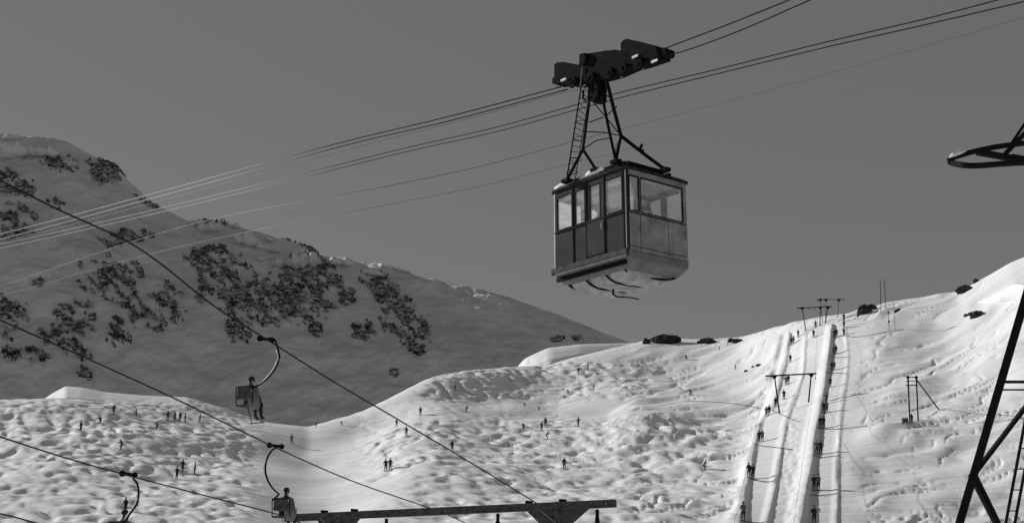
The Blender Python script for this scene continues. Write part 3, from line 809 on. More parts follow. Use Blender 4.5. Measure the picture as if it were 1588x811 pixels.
TOW = [  # px, foot row, side, count, where
 (1153, 806, 1, 'lowest rider on the left tow track'),
 (1165, 741, 2, 'rider pair second from the bottom of the left tow track'),
 (1180, 685, 2, 'rider pair third from the bottom of the left tow track'),
 (1191, 645, 2, 'rider pair on the brow of the left tow track'),
 (1203, 631, 1, 'lone rider just under the left leg of the middle gantry'),
 (1216, 619, 1, 'lone rider uphill right of the left gantry leg'),
 (1221, 596, 2, 'rider pair in the left track right behind the gantry beam'),
 (1226, 562, 1, 'lone rider in the left track above the gantry beam'),
 (1229, 534, 2, 'rider pair near the top of the left tow track'),
 (1238, 523, 1, 'last rider at the top of the left tow track'),
 (1263, 812, 1, 'lowest rider on the right tow track'),
 (1266, 760, 2, 'rider pair second from the bottom of the right tow track'),
 (1270, 704, 2, 'rider pair third from the bottom of the right tow track'),
 (1275, 664, 2, 'rider pair fourth from the bottom of the right tow track'),
 (1280, 640, 2, 'rider pair in the right track level with the gantry feet'),
 (1282, 625, 1, 'lone rider right above the pair level with the gantry feet'),
 (1288, 600, 1, 'lone rider in the right track below the gantry beam level'),
 (1292, 574, 2, 'rider pair in the right track just above gantry beam level'),
 (1295, 549, 2, 'rider pair in the right track halfway to the top'),
 (1296, 523, 2, 'rider pair at the upper mouth of the right tow track'),
 (1309, 521, 1, 'lone rider right of the upper mouth of the right track'),
 (1309, 509, 1, 'lone rider high above the right track'),
 (1309, 498, 1, 'highest rider at the crest over the right track'),
 (1262, 523, 1, 'skier standing between the two tow tracks at the top'),
 (1265, 509, 1, 'skier on the crest between the legs of the top gantry')]
for k, (px, py, n, lab) in enumerate(TOW):
    p = hit(px, py)
    for q in range(n):
        off = Vector(((q - (n - 1) / 2) * .62, 0, 0))
        l = lab if n == 1 else ('left ' if q == 0 else 'right ') + lab.replace('rider pair', 'rider of the pair')
        pp = p + off; pp.z = max(ground(pp.x, pp.y) - .05, p.z - .3)
        place('tow' if (k + q) % 3 else 'tow_g', pp, .12, l + ('' if (k + q) % 3 else ', in grey'), 'people on the tow lift tracks', 0, 1.3)

# ------------------------------------------------------------------ tow-lift gantries
def gantry(pa, pb, legs, arm_r, leg_r, label, extra=()):
    f0 = hit(*legs[0][1]); D = f0.y
    def on(px, py, Y):
        return CAM + Vector((float(C_of(px, py)) * Y, Y, float(E_of(py)) * Y))
    root = empty('tow_gantry', f0, label, 'lift tower', 'gantries of the tow lifts')
    a = on(*pa, D); b = on(*pb, D)
    MB().bar(a, b, arm_r * 2, arm_r * 2.2).build('crossbeam', M['pylon'], root)
    for top, foot in legs:
        t = on(*top, D); xx = float(C_of(*foot)) * D; f = Vector((xx, D, ground(xx, D)))
        MB().tube([t, f - Vector((0, 0, .5))], [leg_r * .8, leg_r], 8).build('leg', M['pylon'], root)
        g = MB(); g.prism([t + Vector((-.7, 0, .12)), t + Vector((.7, 0, .12)), t + Vector((0, 0, -.8))], (0, .1, 0)); g.build('gusset', M['pylon'], root)
    for (x, y, l) in extra:
        t = on(x, y, D)
        s = MB(); s.tube([t, t - Vector((0, 0, l * .5))], .03, 5); s.disc(t - Vector((0, 0, l * .6)), (1, 0, 0), .22, .1, 12); s.build('sheave', M['pylon'], root)
    return root
gantry((1187, 583), (1266, 579), [((1201, 583), (1209, 640)), ((1258, 580), (1255, 652))], .13, .17, 'middle tow lift gantry whose beam crosses both tracks', [(1189, 583, 1.2), (1213, 582, .8), (1246, 581, .8), (1264, 580, 1.4)])
gantry((1236, 478), (1290, 475), [((1244, 477), (1250, 513)), ((1284, 476), (1280, 516)), ((1272, 476), (1272, 513))], .10, .14, 'upper tow lift gantry standing at the crest, lower of the two', [(1237, 478, 1.2), (1255, 477, .8), (1264, 477, .9)])
gantry((1266, 465), (1310, 464), [((1272, 464), (1276, 500)), ((1301, 464), (1299, 497)), ((1281, 464), (1280, 498))], .05, .08, 'faint topmost tow lift gantry sticking out behind the crest', [(1268, 465, .9), (1308, 464, .7)])
for (x0, y0, x1, y1, lab) in ((1365, 433, 1366, 484, 'left one of two slim masts on the skyline'), (1371, 433, 1374, 478, 'right one of two slim masts on the skyline')):
    f = hit(x1, y1); t = CAM + Vector((float(C_of(x0, y0)) * f.y, f.y, float(E_of(y0)) * f.y))
    r = empty('mast', f, lab, 'mast', 'slim masts on the skyline')
    MB().tube([f - Vector((0, 0, .5)), t], [.09, .06], 8).build('pole', M['pylon'], r)
    m_ = MB()
    for k in range(6):
        q = f.lerp(t, .35 + .12 * k); m_.bar(q - Vector((.28, 0, 0)), q + Vector((.28, 0, 0)), .05)
    m_.build('crossbar', M['pylon'], r)
for (x0, y0, x1, y1, lab) in ((1377, 478, 1379, 512, 'left one of two marker posts below the masts'), (1386, 470, 1388, 511, 'right one of two marker posts below the masts, carrying a tilted sign')):
    f = hit(x1, y1); t = CAM + Vector((float(C_of(x0, y0)) * f.y, f.y, float(E_of(y0)) * f.y))
    r = empty('marker_post', f, lab, 'post', 'marker posts below the masts')
    MB().tube([f - Vector((0, 0, .5)), t], [.06, .05], 8).build('pole', M['pylon'], r)
    q = f.lerp(t, .7); s = MB()
    if x1 > 1382: s.prism([q + Vector((0, 0, .1)), q + Vector((1.7, 0, .95)), q + Vector((1.6, 0, .25)), q + Vector((.2, 0, -.6))], (0, .03, 0))
    else: s.box(q - Vector((0, .08, 1.8)), (.22, 0, 0), (0, .03, 0), (0, 0, .3)); s.box(q - Vector((0, .08, -.6)), (.16, 0, 0), (0, .03, 0), (0, 0, .35))
    s.build('sign_board', M['pylon'], r)

# braced double post on the right slope
f1 = hit(1411, 655); D1 = f1.y
def on_(px, py, Y): return CAM + Vector((float(C_of(px, py)) * Y, Y, float(E_of(py)) * Y))
r = empty('braced_post', f1, 'pair of dark posts with rungs and one slanting brace on the right slope', 'lift tower')
f2 = hit(1424, 652)
t1 = on_(1408, 583, D1); t2 = on_(1421, 584, D1)
MB().tube([t1, f1 - Vector((0, 0, .5))], .14, 8).build('post', M['pylon'], r)
MB().tube([t2, on_(1424, 653, D1)], .13, 8).build('post', M['pylon'], r)
f3 = hit(1457, 634); MB().tube([on_(1421, 588, D1), f3 - Vector((0, 0, .3))], .12, 8).build('brace', M['pylon'], r)
for (a, b) in ((584, 585), (591, 590), (597, 597)):
    MB().bar(on_(1405, a, D1 - .2), on_(1423, b, D1 - .2), .14).build('rung', M['pylon'], r)
for x in (1408, 1421): MB().ball(on_(x, 585, D1 - .3), .3, 6).build('insulator', M['pylon'], r)
# small sledge rack beside it
r = empty('supply_crate', hit(1403, 657), 'small light crate with dark frame beside the braced posts', 'crate')
p = hit(1403, 657) + Vector((0, -.3, .5))
MB().box(p, (.36, 0, 0), (0, .3, 0), (0, 0, .38)).build('box_body', M['cape'], r)
m_ = MB()
for sx in (-1, 1):
    for sy in (-1, 1): m_.bar(p + Vector((sx * .4, sy * .34, -.6)), p + Vector((sx * .4, sy * .34, .5)), .1)
m_.bar(p + Vector((-.45, -.36, .5)), p + Vector((.45, -.36, .5)), .1); m_.bar(p + Vector((-.4, -.37, -.3)), p + Vector((.4, -.37, .4)), .08)
m_.build('frame', M['pylon'], r)
place('stand', hit(1413, 657) + Vector((0, -.6, 0)), .5, 'person in dark clothes standing at the foot of the braced posts', None, 0, 1.0)

# thin dark tubes lying across the tow tracks
XR = [((1170, 688), (1182, 692), (1200, 694), (1230, 698)), ((1158, 741), (1172, 745), (1190, 748), (1202, 746)), ((1148, 808), (1165, 811), (1185, 812)),
      ((1260, 704), (1272, 710), (1285, 709), (1302, 707)), ((1256, 768), (1275, 769), (1298, 766)), ((1268, 664), (1285, 666), (1310, 665), (1345, 661)),
      ((1280, 578), (1295, 579), (1315, 580)), ((1285, 553), (1300, 555), (1314, 554)), ((1310, 521), (1330, 523), (1370, 516), (1400, 511)), ((1196, 636), (1222, 648), (1240, 655)), ((1060, 622), (1110, 624), (1150, 628), (1180, 634))]
XL = ['third lowest crossing the left tow track', 'second lowest crossing the left tow track', 'lowest crossing the left tow track', 'second lowest crossing the right tow track', 'lowest crossing the right tow track',
      'running from the right track onto the right slope', 'crossing the right tow track at gantry beam level', 'crossing the right track near its top', 'from the right track top towards the masts',
      'sagging from the left gantry leg', 'leading left from the left track brow']
for pts, l in zip(XR, XL):
    q = [hit(a, b) for a, b in spl(pts, 8)]
    m_ = MB(); m_.tube([v + Vector((0, -.1, .12)) for v in q], .055, 5)
    tag(m_.build('dark_cross_line', M['rope_dark']), 'thin dark line on the snow ' + l, 'rope', 'dark lines on the snow by the tow tracks')
# tow haul ropes from gantry to gantry
for k, (pts, l) in enumerate([(((1130, 850), (1189, 590), (1237, 484)), 'left'), (((1225, 850), (1264, 588), (1268, 484)), 'right')]):
    q = []
    for (x, y) in pts:
        if y > 800: q.append(on_(x, y, 120))
        elif y > 500: q.append(on_(x, y, hit(1209, 640).y))
        else: q.append(on_(x, y, hit(1250, 513).y))
    m_ = MB(); m_.tube(q, .018, 5)
    tag(m_.build('haul_rope', M['rope']), f'very thin tow haul rope above the {l} tow track', 'rope', 'haul ropes of the tow lifts')

# ------------------------------------------------------------------ ropeway ropes
def rope(pts, inv, r, label, material='rope', n=20, name='cable', group=None):
    """pts photo pixels; inv=(px0,1/d0,px1,1/d1): a straight line in space has 1/depth linear in px"""
    q = spl(pts, n); v = []
    for x, y in q:
        iv = inv[1] + (x - inv[0]) * (inv[3] - inv[1]) / (inv[2] - inv[0])
        v.append(at(x, y, 1 / iv))
    # the rope runs on in a straight line beyond the frame at both ends (not at the carriage or past a tower)
    ext = lambda x, y: x < -90 or (y < 6 and x > 900)
    if ext(*q[0]): v[0] = v[0] + (v[0] - v[1]).normalized() * 60
    if ext(*q[-1]): v[-1] = v[-1] + (v[-1] - v[-2]).normalized() * 60
    if isinstance(r, tuple): r = [float(np.interp(x, (0, 700, 1100), (r[0], r[0], r[1]))) for x, y in q]
    m_ = MB(); m_.tube(v, r, 6)
    return tag(m_.build(name, M[material], None, True), label, 'cable', group)
ivA = (950, 1 / 34.4, 0, 1 / 92)
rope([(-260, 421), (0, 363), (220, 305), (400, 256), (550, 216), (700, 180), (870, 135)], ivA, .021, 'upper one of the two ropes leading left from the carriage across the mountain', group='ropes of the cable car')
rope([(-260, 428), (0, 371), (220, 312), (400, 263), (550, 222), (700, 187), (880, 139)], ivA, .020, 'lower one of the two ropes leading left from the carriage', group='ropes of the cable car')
rope([(1030, 76), (1130, 38), (1228, -1), (1300, -30)], ivA, .018, 'upper one of the two ropes leading right from the carriage out of the top', 'rope_dark', group='ropes of the cable car')
rope([(1030, 88), (1075, 75), (1150, 47), (1262, -2), (1320, -28)], ivA, .017, 'lower one of the two ropes leading right from the carriage out of the top', 'rope_dark', group='ropes of the cable car')
ivB = (950, 1 / 39, 0, 1 / 98)
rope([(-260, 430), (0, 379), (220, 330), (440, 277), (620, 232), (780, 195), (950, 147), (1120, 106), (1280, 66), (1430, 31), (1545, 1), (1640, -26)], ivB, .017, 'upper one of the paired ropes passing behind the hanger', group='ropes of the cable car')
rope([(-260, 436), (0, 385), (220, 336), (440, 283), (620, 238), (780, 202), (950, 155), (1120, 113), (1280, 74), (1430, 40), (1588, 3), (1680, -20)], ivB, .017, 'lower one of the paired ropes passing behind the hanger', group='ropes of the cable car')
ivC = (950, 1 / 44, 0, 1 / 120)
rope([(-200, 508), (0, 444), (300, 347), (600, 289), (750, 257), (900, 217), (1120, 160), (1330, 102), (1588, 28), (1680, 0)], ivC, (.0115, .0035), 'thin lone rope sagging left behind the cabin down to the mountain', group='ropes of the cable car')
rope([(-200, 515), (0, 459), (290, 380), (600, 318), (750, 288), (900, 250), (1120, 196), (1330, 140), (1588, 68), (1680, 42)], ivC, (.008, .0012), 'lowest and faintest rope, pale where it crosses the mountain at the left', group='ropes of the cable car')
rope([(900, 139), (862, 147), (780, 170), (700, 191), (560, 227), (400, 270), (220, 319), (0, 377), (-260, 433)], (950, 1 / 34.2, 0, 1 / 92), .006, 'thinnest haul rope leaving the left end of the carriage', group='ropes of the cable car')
ivE = (0, 1 / 28, 830, 1 / 48)
rope([(-160, 200), (0, 280), (90, 325), (215, 385), (330, 473), (420, 530), (510, 587), (600, 640), (715, 708), (826, 776), (852, 794), (900, 840)], ivE, .022, 'uppermost chairlift rope crossing the whole left half of the photo', 'rope_dark', group='ropes of the chairlifts')
rope([(-160, 425), (0, 496), (140, 558), (280, 622), (420, 690), (540, 743), (660, 785), (700, 800), (760, 830)], (0, 1 / 29, 660, 1 / 46), .020, 'middle chairlift rope running down behind the wooden crossarm', 'rope_dark', group='ropes of the chairlifts')
rope([(-160, 627), (0, 677), (100, 709), (210, 740), (330, 771), (430, 797), (470, 812)], (0, 1 / 30, 430, 1 / 42), .020, 'second lowest chairlift rope carrying the lowest chair', 'rope_dark', group='ropes of the chairlifts')
rope([(-100, 777), (0, 796), (40, 806), (80, 817)], (0, 1 / 30, 430, 1 / 42), .020, 'lowest chairlift rope in the bottom left corner', 'rope_dark', group='ropes of the chairlifts')

# ------------------------------------------------------------------ cable car
TH = R(52)
A_ = Vector((-math.cos(TH), math.sin(TH), 0)); B_ = Vector((math.sin(TH), math.cos(TH), 0)); Z_ = Vector((0, 0, 1))
O_ = at(972, 385, 33.0)
LL, WW, HH = 3.12, 2.44, 2.28
def cab(u, v, w): return O_ + A_ * u + B_ * v + Z_ * w
car = empty('cable_car', cab(LL / 2, WW / 2, -.4), 'boxy aerial cable car cabin with dark sides and paler end hanging under its black carriage', 'cable car')

def foot(ins=0, r=.13, seg=4):
    """rounded-rectangle footprint, list of (u,v)"""
    pts = []
    r = max(r - ins, .02) if ins > 0 else r - ins
    for (cu, cv, a0) in ((ins + r, ins + r, 180), (LL - ins - r, ins + r, 270), (LL - ins - r, WW - ins - r, 0), (ins + r, WW - ins - r, 90)):
        for k in range(seg + 1):
            a = R(a0 + 90 * k / seg); pts.append((cu + r * math.cos(a), cv + r * math.sin(a)))
    return pts
def ring(mb, levels, closed_bottom=False, closed_top=False):
    """levels: list of (inset, w[,r]) -> lofted shell"""
    vs = []; n = None
    for lv in levels:
        f_ = foot(lv[0], lv[2] if len(lv) > 2 else .13); n = len(f_)
        vs += [cab(u, v, lv[1]) for u, v in f_]
    fs = [(i * n + k, i * n + (k + 1) % n, (i + 1) * n + (k + 1) % n, (i + 1) * n + k) for i in range(len(levels) - 1) for k in range(n)]
    if closed_bottom: fs.append(tuple(range(n))[::-1])
    if closed_top: fs.append(tuple(range((len(levels) - 1) * n, len(levels) * n)))
    mb.add(vs, fs); return mb
WS, WT = 1.10, 2.11     # window sill, window head
TW = .045
# side walls (dark, shade in the paint) and end walls (pale) as bands with openings
def face_pt(face, s, w, dep):
    if face == 0: return cab(s, dep, w)            # left-hand long side (v=0)
    if face == 1: return cab(dep, s, w)            # near end (u=0)
    if face == 2: return cab(s, WW - dep, w)       # far long side
    return cab(LL - dep, s, w)                     # far end
def slab(mb, face, s0, s1, w0, w1, d0=0, d1=TW):
    vs = [face_pt(face, s, w, d) for d in (d0, d1) for s, w in ((s0, w0), (s1, w0), (s1, w1), (s0, w1))]
    mb.add(vs, [(0, 1, 2, 3), (7, 6, 5, 4), (0, 4, 5, 1), (1, 5, 6, 2), (2, 6, 7, 3), (3, 7, 4, 0)])
C0 = .13
WIN = {0: [(.135, .85), (1.03, 1.48), (1.67, 2.11), (2.23, 2.90)], 1: [(.135, .51), (.56, 2.22)],
       2: [(.14, .86), (1.03, 1.53), (1.67, 2.15), (2.23, 2.96)], 3: [(.16, 1.12), (1.28, 2.28)]}
for face in (0, 1, 2, 3):
    Lf = LL if face in (0, 2) else WW
    mb = MB(); slab(mb, face, C0, Lf - C0, 0.0, WS); slab(mb, face, C0, Lf - C0, WT, HH)
    s = C0
    for (a, b) in WIN[face]:
        if a - s > .012: slab(mb, face, s, a, WS, WT)
        s = b
    if Lf - C0 - s > .012: slab(mb, face, s, Lf - C0, WS, WT)
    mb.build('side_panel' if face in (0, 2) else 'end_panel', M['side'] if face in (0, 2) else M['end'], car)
    for (a, b) in WIN[face]:
        fr = MB(); t = .022
        slab(fr, face, a, b, WS - .01, WS + t, -.008, TW + .01); slab(fr, face, a, b, WT - t, WT + .01, -.008, TW + .01)
        slab(fr, face, a - .01, a + t, WS + t, WT - t, -.008, TW + .01); slab(fr, face, b - t, b + .01, WS + t, WT - t, -.008, TW + .01)
        wo = fr.build('window', M['trim'], car)
        gl = MB(); slab(gl, face, a + t, b - t, WS + t, WT - t, .018, .026)
        po = MB.build(gl, 'pane', M['glass'], None); 
        for v in po.data.vertices: v.co -= car.location
        po.parent = wo
# rounded corner posts
fpt = foot(0, C0, 6); fin = foot(TW, C0, 6)
for ci in range(4):
    o7 = fpt[ci * 7:ci * 7 + 7]; i7 = fin[ci * 7:ci * 7 + 7]; vs = []
    for w in (0.0, HH):
        vs += [cab(u, v, w) for u, v in o7] + [cab(u, v, w) for u, v in i7]
    fs = []
    for k in range(6):
        fs += [(k, k + 1, k + 15, k + 14), (k + 7, k + 21, k + 22, k + 8), (k, k + 7, k + 8, k + 1), (k + 14, k + 15, k + 22, k + 21)]
    fs += [(0, 14, 21, 7), (6, 13, 27, 20)]
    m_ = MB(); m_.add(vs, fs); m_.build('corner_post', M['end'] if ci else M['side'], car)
m_ = MB(); m_.tube([cab(.03, .03, .02), cab(.03, .03, HH - .05)], .016, 6); m_.tube([cab(.035, .035, -.03), cab(.10, .10, -.16), cab(.16, .10, -.2)], .022, 6); m_.build('corner_highlight', M['chrome'], car)  # bright strip stands in for the highlight on the near corner
# door leaf on the long side
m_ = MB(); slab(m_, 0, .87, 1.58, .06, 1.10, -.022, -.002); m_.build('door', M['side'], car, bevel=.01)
m_ = MB()
for s in (.845, 1.6, 2.17): slab(m_, 0, s - .012, s + .012, .02, HH - .04, -.03, -.001)
m_.build('door_rail', M['trim'], car)
m_ = MB(); m_.tube([cab(.93, -.05, .95), cab(.93, -.08, .85), cab(.93, -.05, .72)], .016, 6); m_.build('door_handle', M['chrome'], car)
# belt lines, fascia
m_ = MB()
slab(m_, 1, C0, WW - C0, WS - .07, WS - .04, -.012, -.001); slab(m_, 0, C0, LL - C0, WS - .07, WS - .04, -.034, -.001); m_.build('belt_moulding', M['trim'], car)
m_ = MB(); slab(m_, 1, .53, .545, .03, WS - .08, -.006, -.001); slab(m_, 1, 1.6, 1.612, .03, WS - .08, -.006, -.001); slab(m_, 1, C0, WW - C0, .10, .115, -.006, -.001); m_.build('panel_seam', M['trim'], car)
m_ = MB()
for k in range(22):
    m_.ball(face_pt(1, .16 + k * .1, .06, -.004), .008, 4); m_.ball(face_pt(1, .16 + k * .1, WT + .06, -.004), .008, 4)
for k in range(28): m_.ball(face_pt(0, .16 + k * .1, WT + .07, -.004), .008, 4)
m_.build('rivets', M['rail'], car)
# floor + tapered skirt
m_ = MB(); ring(m_, [(.0, 0.0), (-.015, -.05), (.02, -.22), (.24, -.46, .2), (.30, -.47, .2)], False, False)
sk_ = m_.build('skirt', M['skirt'], car, False)
m_ = MB(); ring(m_, [(.32, -.462, .15), (.30, -.44, .15)], True, True); ring(m_, [(.06, -.10, .13), (.06, .02, .13)], True, True)
m_.box(cab(LL / 2, WW / 2, .03), A_ * (LL / 2 - .08), B_ * (WW / 2 - .08), Z_ * .012); m_.build('floor', M['trim'], car)
m_ = MB(); ring(m_, [(TW + .01, HH - .03), (TW + .01, HH - .01)], True, True); m_.build('ceiling', M['ceiling'], car)
# side rubbing beam along the dark side
m_ = MB(); m_.bar(cab(-.10, -.05, -.10), cab(LL - .05, -.05, -.10), .10, .18); m_.build('side_skirt', M['rail2'], car, bevel=.02)
m_ = MB(); m_.bar(cab(-.14, -.09, -.24), cab(LL - .3, -.09, -.24), .13, .07); m_.build('rubbing_rail', M['rail'], car, bevel=.015)
m_ = MB(); m_.tube([cab(-.17, -.10, -.205), cab(LL - .1, -.10, -.205)], .014, 6); m_.bar(cab(.1, .06, -.34), cab(LL - .15, .06, -.34), .10, .10); m_.build('rail_edge', M['trim'], car)
# roof
m_ = MB(); ring(m_, [(.03, HH - .01), (-.06, HH), (-.07, HH + .06), (.05, HH + .13, .2), (.34, HH + .27, .3), (.6, HH + .33, .3)], True, True)
m_.build('roof', M['roof'], car, False)
m_ = MB()
m_.bar(cab(.35, .35, HH + .30), cab(LL - .35, .35, HH + .30), .12, .10); m_.bar(cab(.35, WW - .35, HH + .30), cab(LL - .35, WW - .35, HH + .30), .12, .10)
m_.bar(cab(.08, .15, HH + .17), cab(.08, WW * .62, HH + .17), .10, .14); m_.bar(cab(LL * .35, .06, HH + .15), cab(.2, .06, HH + .15), .10, .14)
m_.build('roof_rail', M['black'], car)
# underside: three bulging canvas tanks and straps
for k, (u0, u1, v0, v1) in enumerate(((.34, 1.12, .32, 2.10), (1.14, 1.94, .32, 2.12), (1.96, 2.76, .34, 2.08))):
    m_ = MB(); n = 14; vs = []; fs = []
    rr2 = random.Random(k)
    for i in range(n + 1):
        for j in range(n + 1):
            a = i / n; b = j / n
            dep = .27 * (max(0, 1 - (2 * a - 1) ** 4) ** .6) * (max(0, 1 - (2 * b - 1) ** 6) ** .6)
            dep *= 1 + .18 * float(perlin(a * 3 + k * 5, b * 4, 7))
            vs.append(cab(u0 + (u1 - u0) * a, v0 + (v1 - v0) * b, -.445 - dep))
    for i in range(n):
        for j in range(n): fs.append((i * (n + 1) + j, i * (n + 1) + j + 1, (i + 1) * (n + 1) + j + 1, (i + 1) * (n + 1) + j))
    m_.add(vs, fs); m_.build('underfloor_tank', M['belly'], car, True)
m_ = MB()
for u, k_ in ((.36, .10), (1.13, .17), (1.95, .17), (2.72, .10)): m_.tube([cab(u + .08 * math.sin(v * 2), v, -.47 - k_ * (1 - ((v - 1.21) / .92) ** 4)) for v in np.linspace(.30, 2.12, 11)], .03, 6)
m_.build('tank_strap', M['black'], car)
m_ = MB(); q = cab(2.0, .55, -.76)
m_.tube([at(951, 448, 34.3), at(951, 456, 34.3), at(956, 460, 34.3), at(975, 461, 34.3), at(991, 464, 34.3)], [.03, .03, .025, .018, .02], 6); m_.build('guide_hook', M['black'], car)
# snow lying on the roof edge
def snow_lump(pts, r, label):
    m_ = MB(); m_.tube(pts, r, 10); o = m_.build('snow_patch', M['snow'], None, True)
    return tag(o, label, 'snow', 'snow patches on the cabin roof')
snow_lump([cab(2.95, -.03, HH + .12), cab(2.75, .0, HH + .15), cab(2.45, .02, HH + .17), cab(2.2, .03, HH + .14)], [.03, .07, .08, .03], 'small snow patch on the cabin roof edge, the left one')
snow_lump([cab(1.9, .02, HH + .16), cab(1.5, .05, HH + .22), cab(1.1, .06, HH + .22), cab(.75, .05, HH + .16)], [.03, .085, .09, .03], 'longer snow patch on the cabin roof edge, the middle one')

# hanger
hg = []
def P_(x, y, d): return at(x, y, d)
fA, fB, fC, fD = P_(879, 280, 35.2), P_(924, 263, 34.6), P_(955, 250, 33.7), P_(1031, 263, 34.3)
nL, nR = P_(904, 232, 34.9), P_(963, 211, 34.1)
def hang(name, segs, r):
    m_ = MB()
    for s in segs: m_.tube(s, r, 8)
    return m_.build(name, M['black'], car)
hang('hanger_leg', [[P_(916, 150, 34.7), P_(913, 165, 34.7), nL], [nL, fA], [nL, fB]], .042)
hang('hanger_leg', [[P_(934, 150, 34.4), P_(944, 200, 34.1), fC], [nR, fC]], .042)
hang('hanger_leg', [[P_(941, 126, 34.3), P_(952, 170, 34.2), nR], [nR, P_(1000, 240, 34.3), fD]], .052)
hang('hanger_brace', [[P_(921, 160, 34.6), P_(938, 180, 34.5), nR], [P_(957, 165, 34.2), P_(938, 182, 34.5)], [P_(904, 204, 34.9), P_(940, 206, 34.6), nR],
                      [nL, P_(925, 218, 34.6), P_(948, 214, 34.3)], [P_(914, 190, 34.8), P_(936, 182, 34.5)], [P_(935, 145, 34.4), P_(946, 152, 34.3), P_(951, 168, 34.2)]], .016)
m_ = MB(); m_.bar(P_(992, 232, 34.2), P_(996, 224, 34.2), .08, .05); m_.bar(P_(992, 233, 34.2), P_(998, 236, 34.2), .1, .08); m_.build('cleat', M['black'], car)
m_ = MB(); m_.prism([P_(953, 222, 34.05), P_(959, 220, 34.05), P_(957, 238, 33.95), P_(953, 241, 33.9)], (.0, .02, 0)); m_.build('name_plate', M['ceiling'], car)
# foot plates on the roof
for (q, l_) in ((fA, 0), (fB, 0), (fC, 0), (fD, 0)):
    m_ = MB(); m_.box(q - Z_ * .02, A_ * .14, B_ * .10, Z_ * .05); m_.build('foot_plate', M['black'], car)
# ladder on the hanger
ld = MB(); s0, s1 = (P_(904, 118, 34.8), P_(878, 284, 35.25)), (P_(916, 135, 34.7), P_(892, 278, 35.1))
ld.tube(s0, .022, 6); ld.tube(s1, .014, 6); ld.build('ladder', M['black'], car)
m_ = MB()
for k in range(16):
    t = .08 + k * .057; m_.tube([s0[0].lerp(s0[1], t), s1[0].lerp(s1[1], t)], .010, 5)
lobj = [c for c in car.children if c.name.startswith('ladder')][0]
rg_ = m_.build('rung', M['black'], None)
for v in rg_.data.vertices: v.co -= car.location
rg_.parent = lobj
m_ = MB(); hl = [P_(890 + 14 * k, y, 35.1) for k, y in ((0, 250), (0, 250))]
for (x, y) in ((902, 190), (899, 215), (893, 248), (887, 268)):
    c = P_(x, y, 34.6); m_.tube([c + (A_ * math.cos(w) + B_ * math.sin(w)) * .16 for w in np.linspace(0, 2 * math.pi, 13)], .009, 5, False)
m_.build('ladder_hoop', M['black'], car)

# carriage: outlines traced on vertical planes that run with the ropes, each with real thickness
def plane_poly(pix_, dep0, nrm=None):
    """intersect pixel rays with the vertical plane through depth dep0 at px 950 running along A_"""
    o = at(950, 110, dep0); n = B_; out = []
    for (x, y) in pix_:
        d = (at(x, y, 1) - CAM); t = (o - CAM).dot(n) / d.dot(n); out.append(CAM + d * t)
    return out
def plate(name, pix_, dep0, th, material='black'):
    m_ = MB(); m_.prism(plane_poly(pix_, dep0), B_ * th / 2); return m_.build(name, M[material], car, bevel=.02)
carr = plate('carriage_frame', [(902, 124), (906, 98), (914, 86), (930, 84), (960, 80), (975, 82), (1010, 92), (1030, 88), (1033, 93), (1004, 103), (985, 108), (960, 119), (942, 124), (920, 128), (905, 131)], 34.4, .40)
plate('carriage_housing', [(972, 72), (976, 66), (982, 64), (1000, 68), (1028, 75), (1030, 91), (1012, 94), (990, 92), (973, 88)], 34.3, .5)
plate('end_buffer', [(1028, 76), (1039, 77), (1040, 86), (1036, 89), (1027, 91)], 34.3, .36)
plate('carriage_housing', [(868, 103), (872, 100), (881, 99), (903, 103), (922, 107), (922, 130), (900, 134), (888, 134), (876, 132), (868, 122)], 34.5, .45)
plate('end_buffer', [(863, 124), (869, 120), (878, 122), (880, 131), (870, 134), (863, 132)], 34.5, .36)
plate('suspension_bracket', [(920, 124), (935, 124), (934, 158), (925, 161), (917, 157)], 34.5, .35)
plate('counterweight', [(904, 86), (912, 84), (915, 92), (910, 104), (904, 100)], 34.1, .3)
for (x, y) in ((888, 128), (915, 121), (944, 114), (966, 107), (990, 100), (1016, 91)):
    c = plane_poly([(x, y)], 34.0)[0]; m_ = MB(); m_.disc(c, B_, .17, .10, 18); m_.disc(c, B_, .06, .16, 10); m_.build('running_wheel', M['black'], car)
for (x, y) in ((874, 124), (985, 88), (1015, 95)):
    c = plane_poly([(x, y)], 33.85)[0]; m_ = MB(); m_.box(c, A_ * .11, B_ * .02, Z_ * .03); m_.build('highlight_plate', M['ceiling'], car)  # pale plates added as small highlights on the black carriage
m_ = MB()
for (x0, y0, x1, y1) in ((932, 82, 940, 79), (938, 84, 950, 82), (950, 83, 962, 80), (958, 84, 972, 80)):
    m_.tube(plane_poly([(x0, y0), ((x0 + x1) / 2, y0 - 4), (x1, y1)], 34.2), .03, 6)
m_.tube(plane_poly([(996, 104), (997, 108)], 34.1), .03, 5); m_.tube(plane_poly([(964, 119), (965, 122)], 34.1), .03, 5)
m_.build('cable_guides', M['tin'], car)
m_ = MB(); m_.tube(plane_poly([(903, 104), (900, 140)], 34.0), .025, 6); m_.tube(plane_poly([(886, 134), (900, 138), (908, 132)], 34.0), .02, 6); m_.build('guard_rod', M['tin'], car)
m_ = MB(); q = plane_poly([(905, 140), (904, 152), (909, 156)], 34.4); m_.tube(q, .035, 6); m_.build('shackle', M['black'], car)

# passengers
def passenger(u, v, rz, lab, grey=False, sc=.96):
    p = make_person('stand', 'cloth_grey' if grey else 'cloth', False, False)
    p.location = cab(u, v, .04); p.rotation_euler = (0, 0, rz); p.scale = (sc,) * 3
    tag(p, lab, 'person', 'passengers inside the cable car')
passenger(.38, 1.05, 2.2, 'passenger in dark clothes standing behind the big end window of the cable car')
passenger(1.35, 1.75, 1.2, 'grey clad passenger standing deep inside the cable car cabin', True)
passenger(1.9, .8, 2.2, 'passenger in dark clothes behind the door window of the cable car')

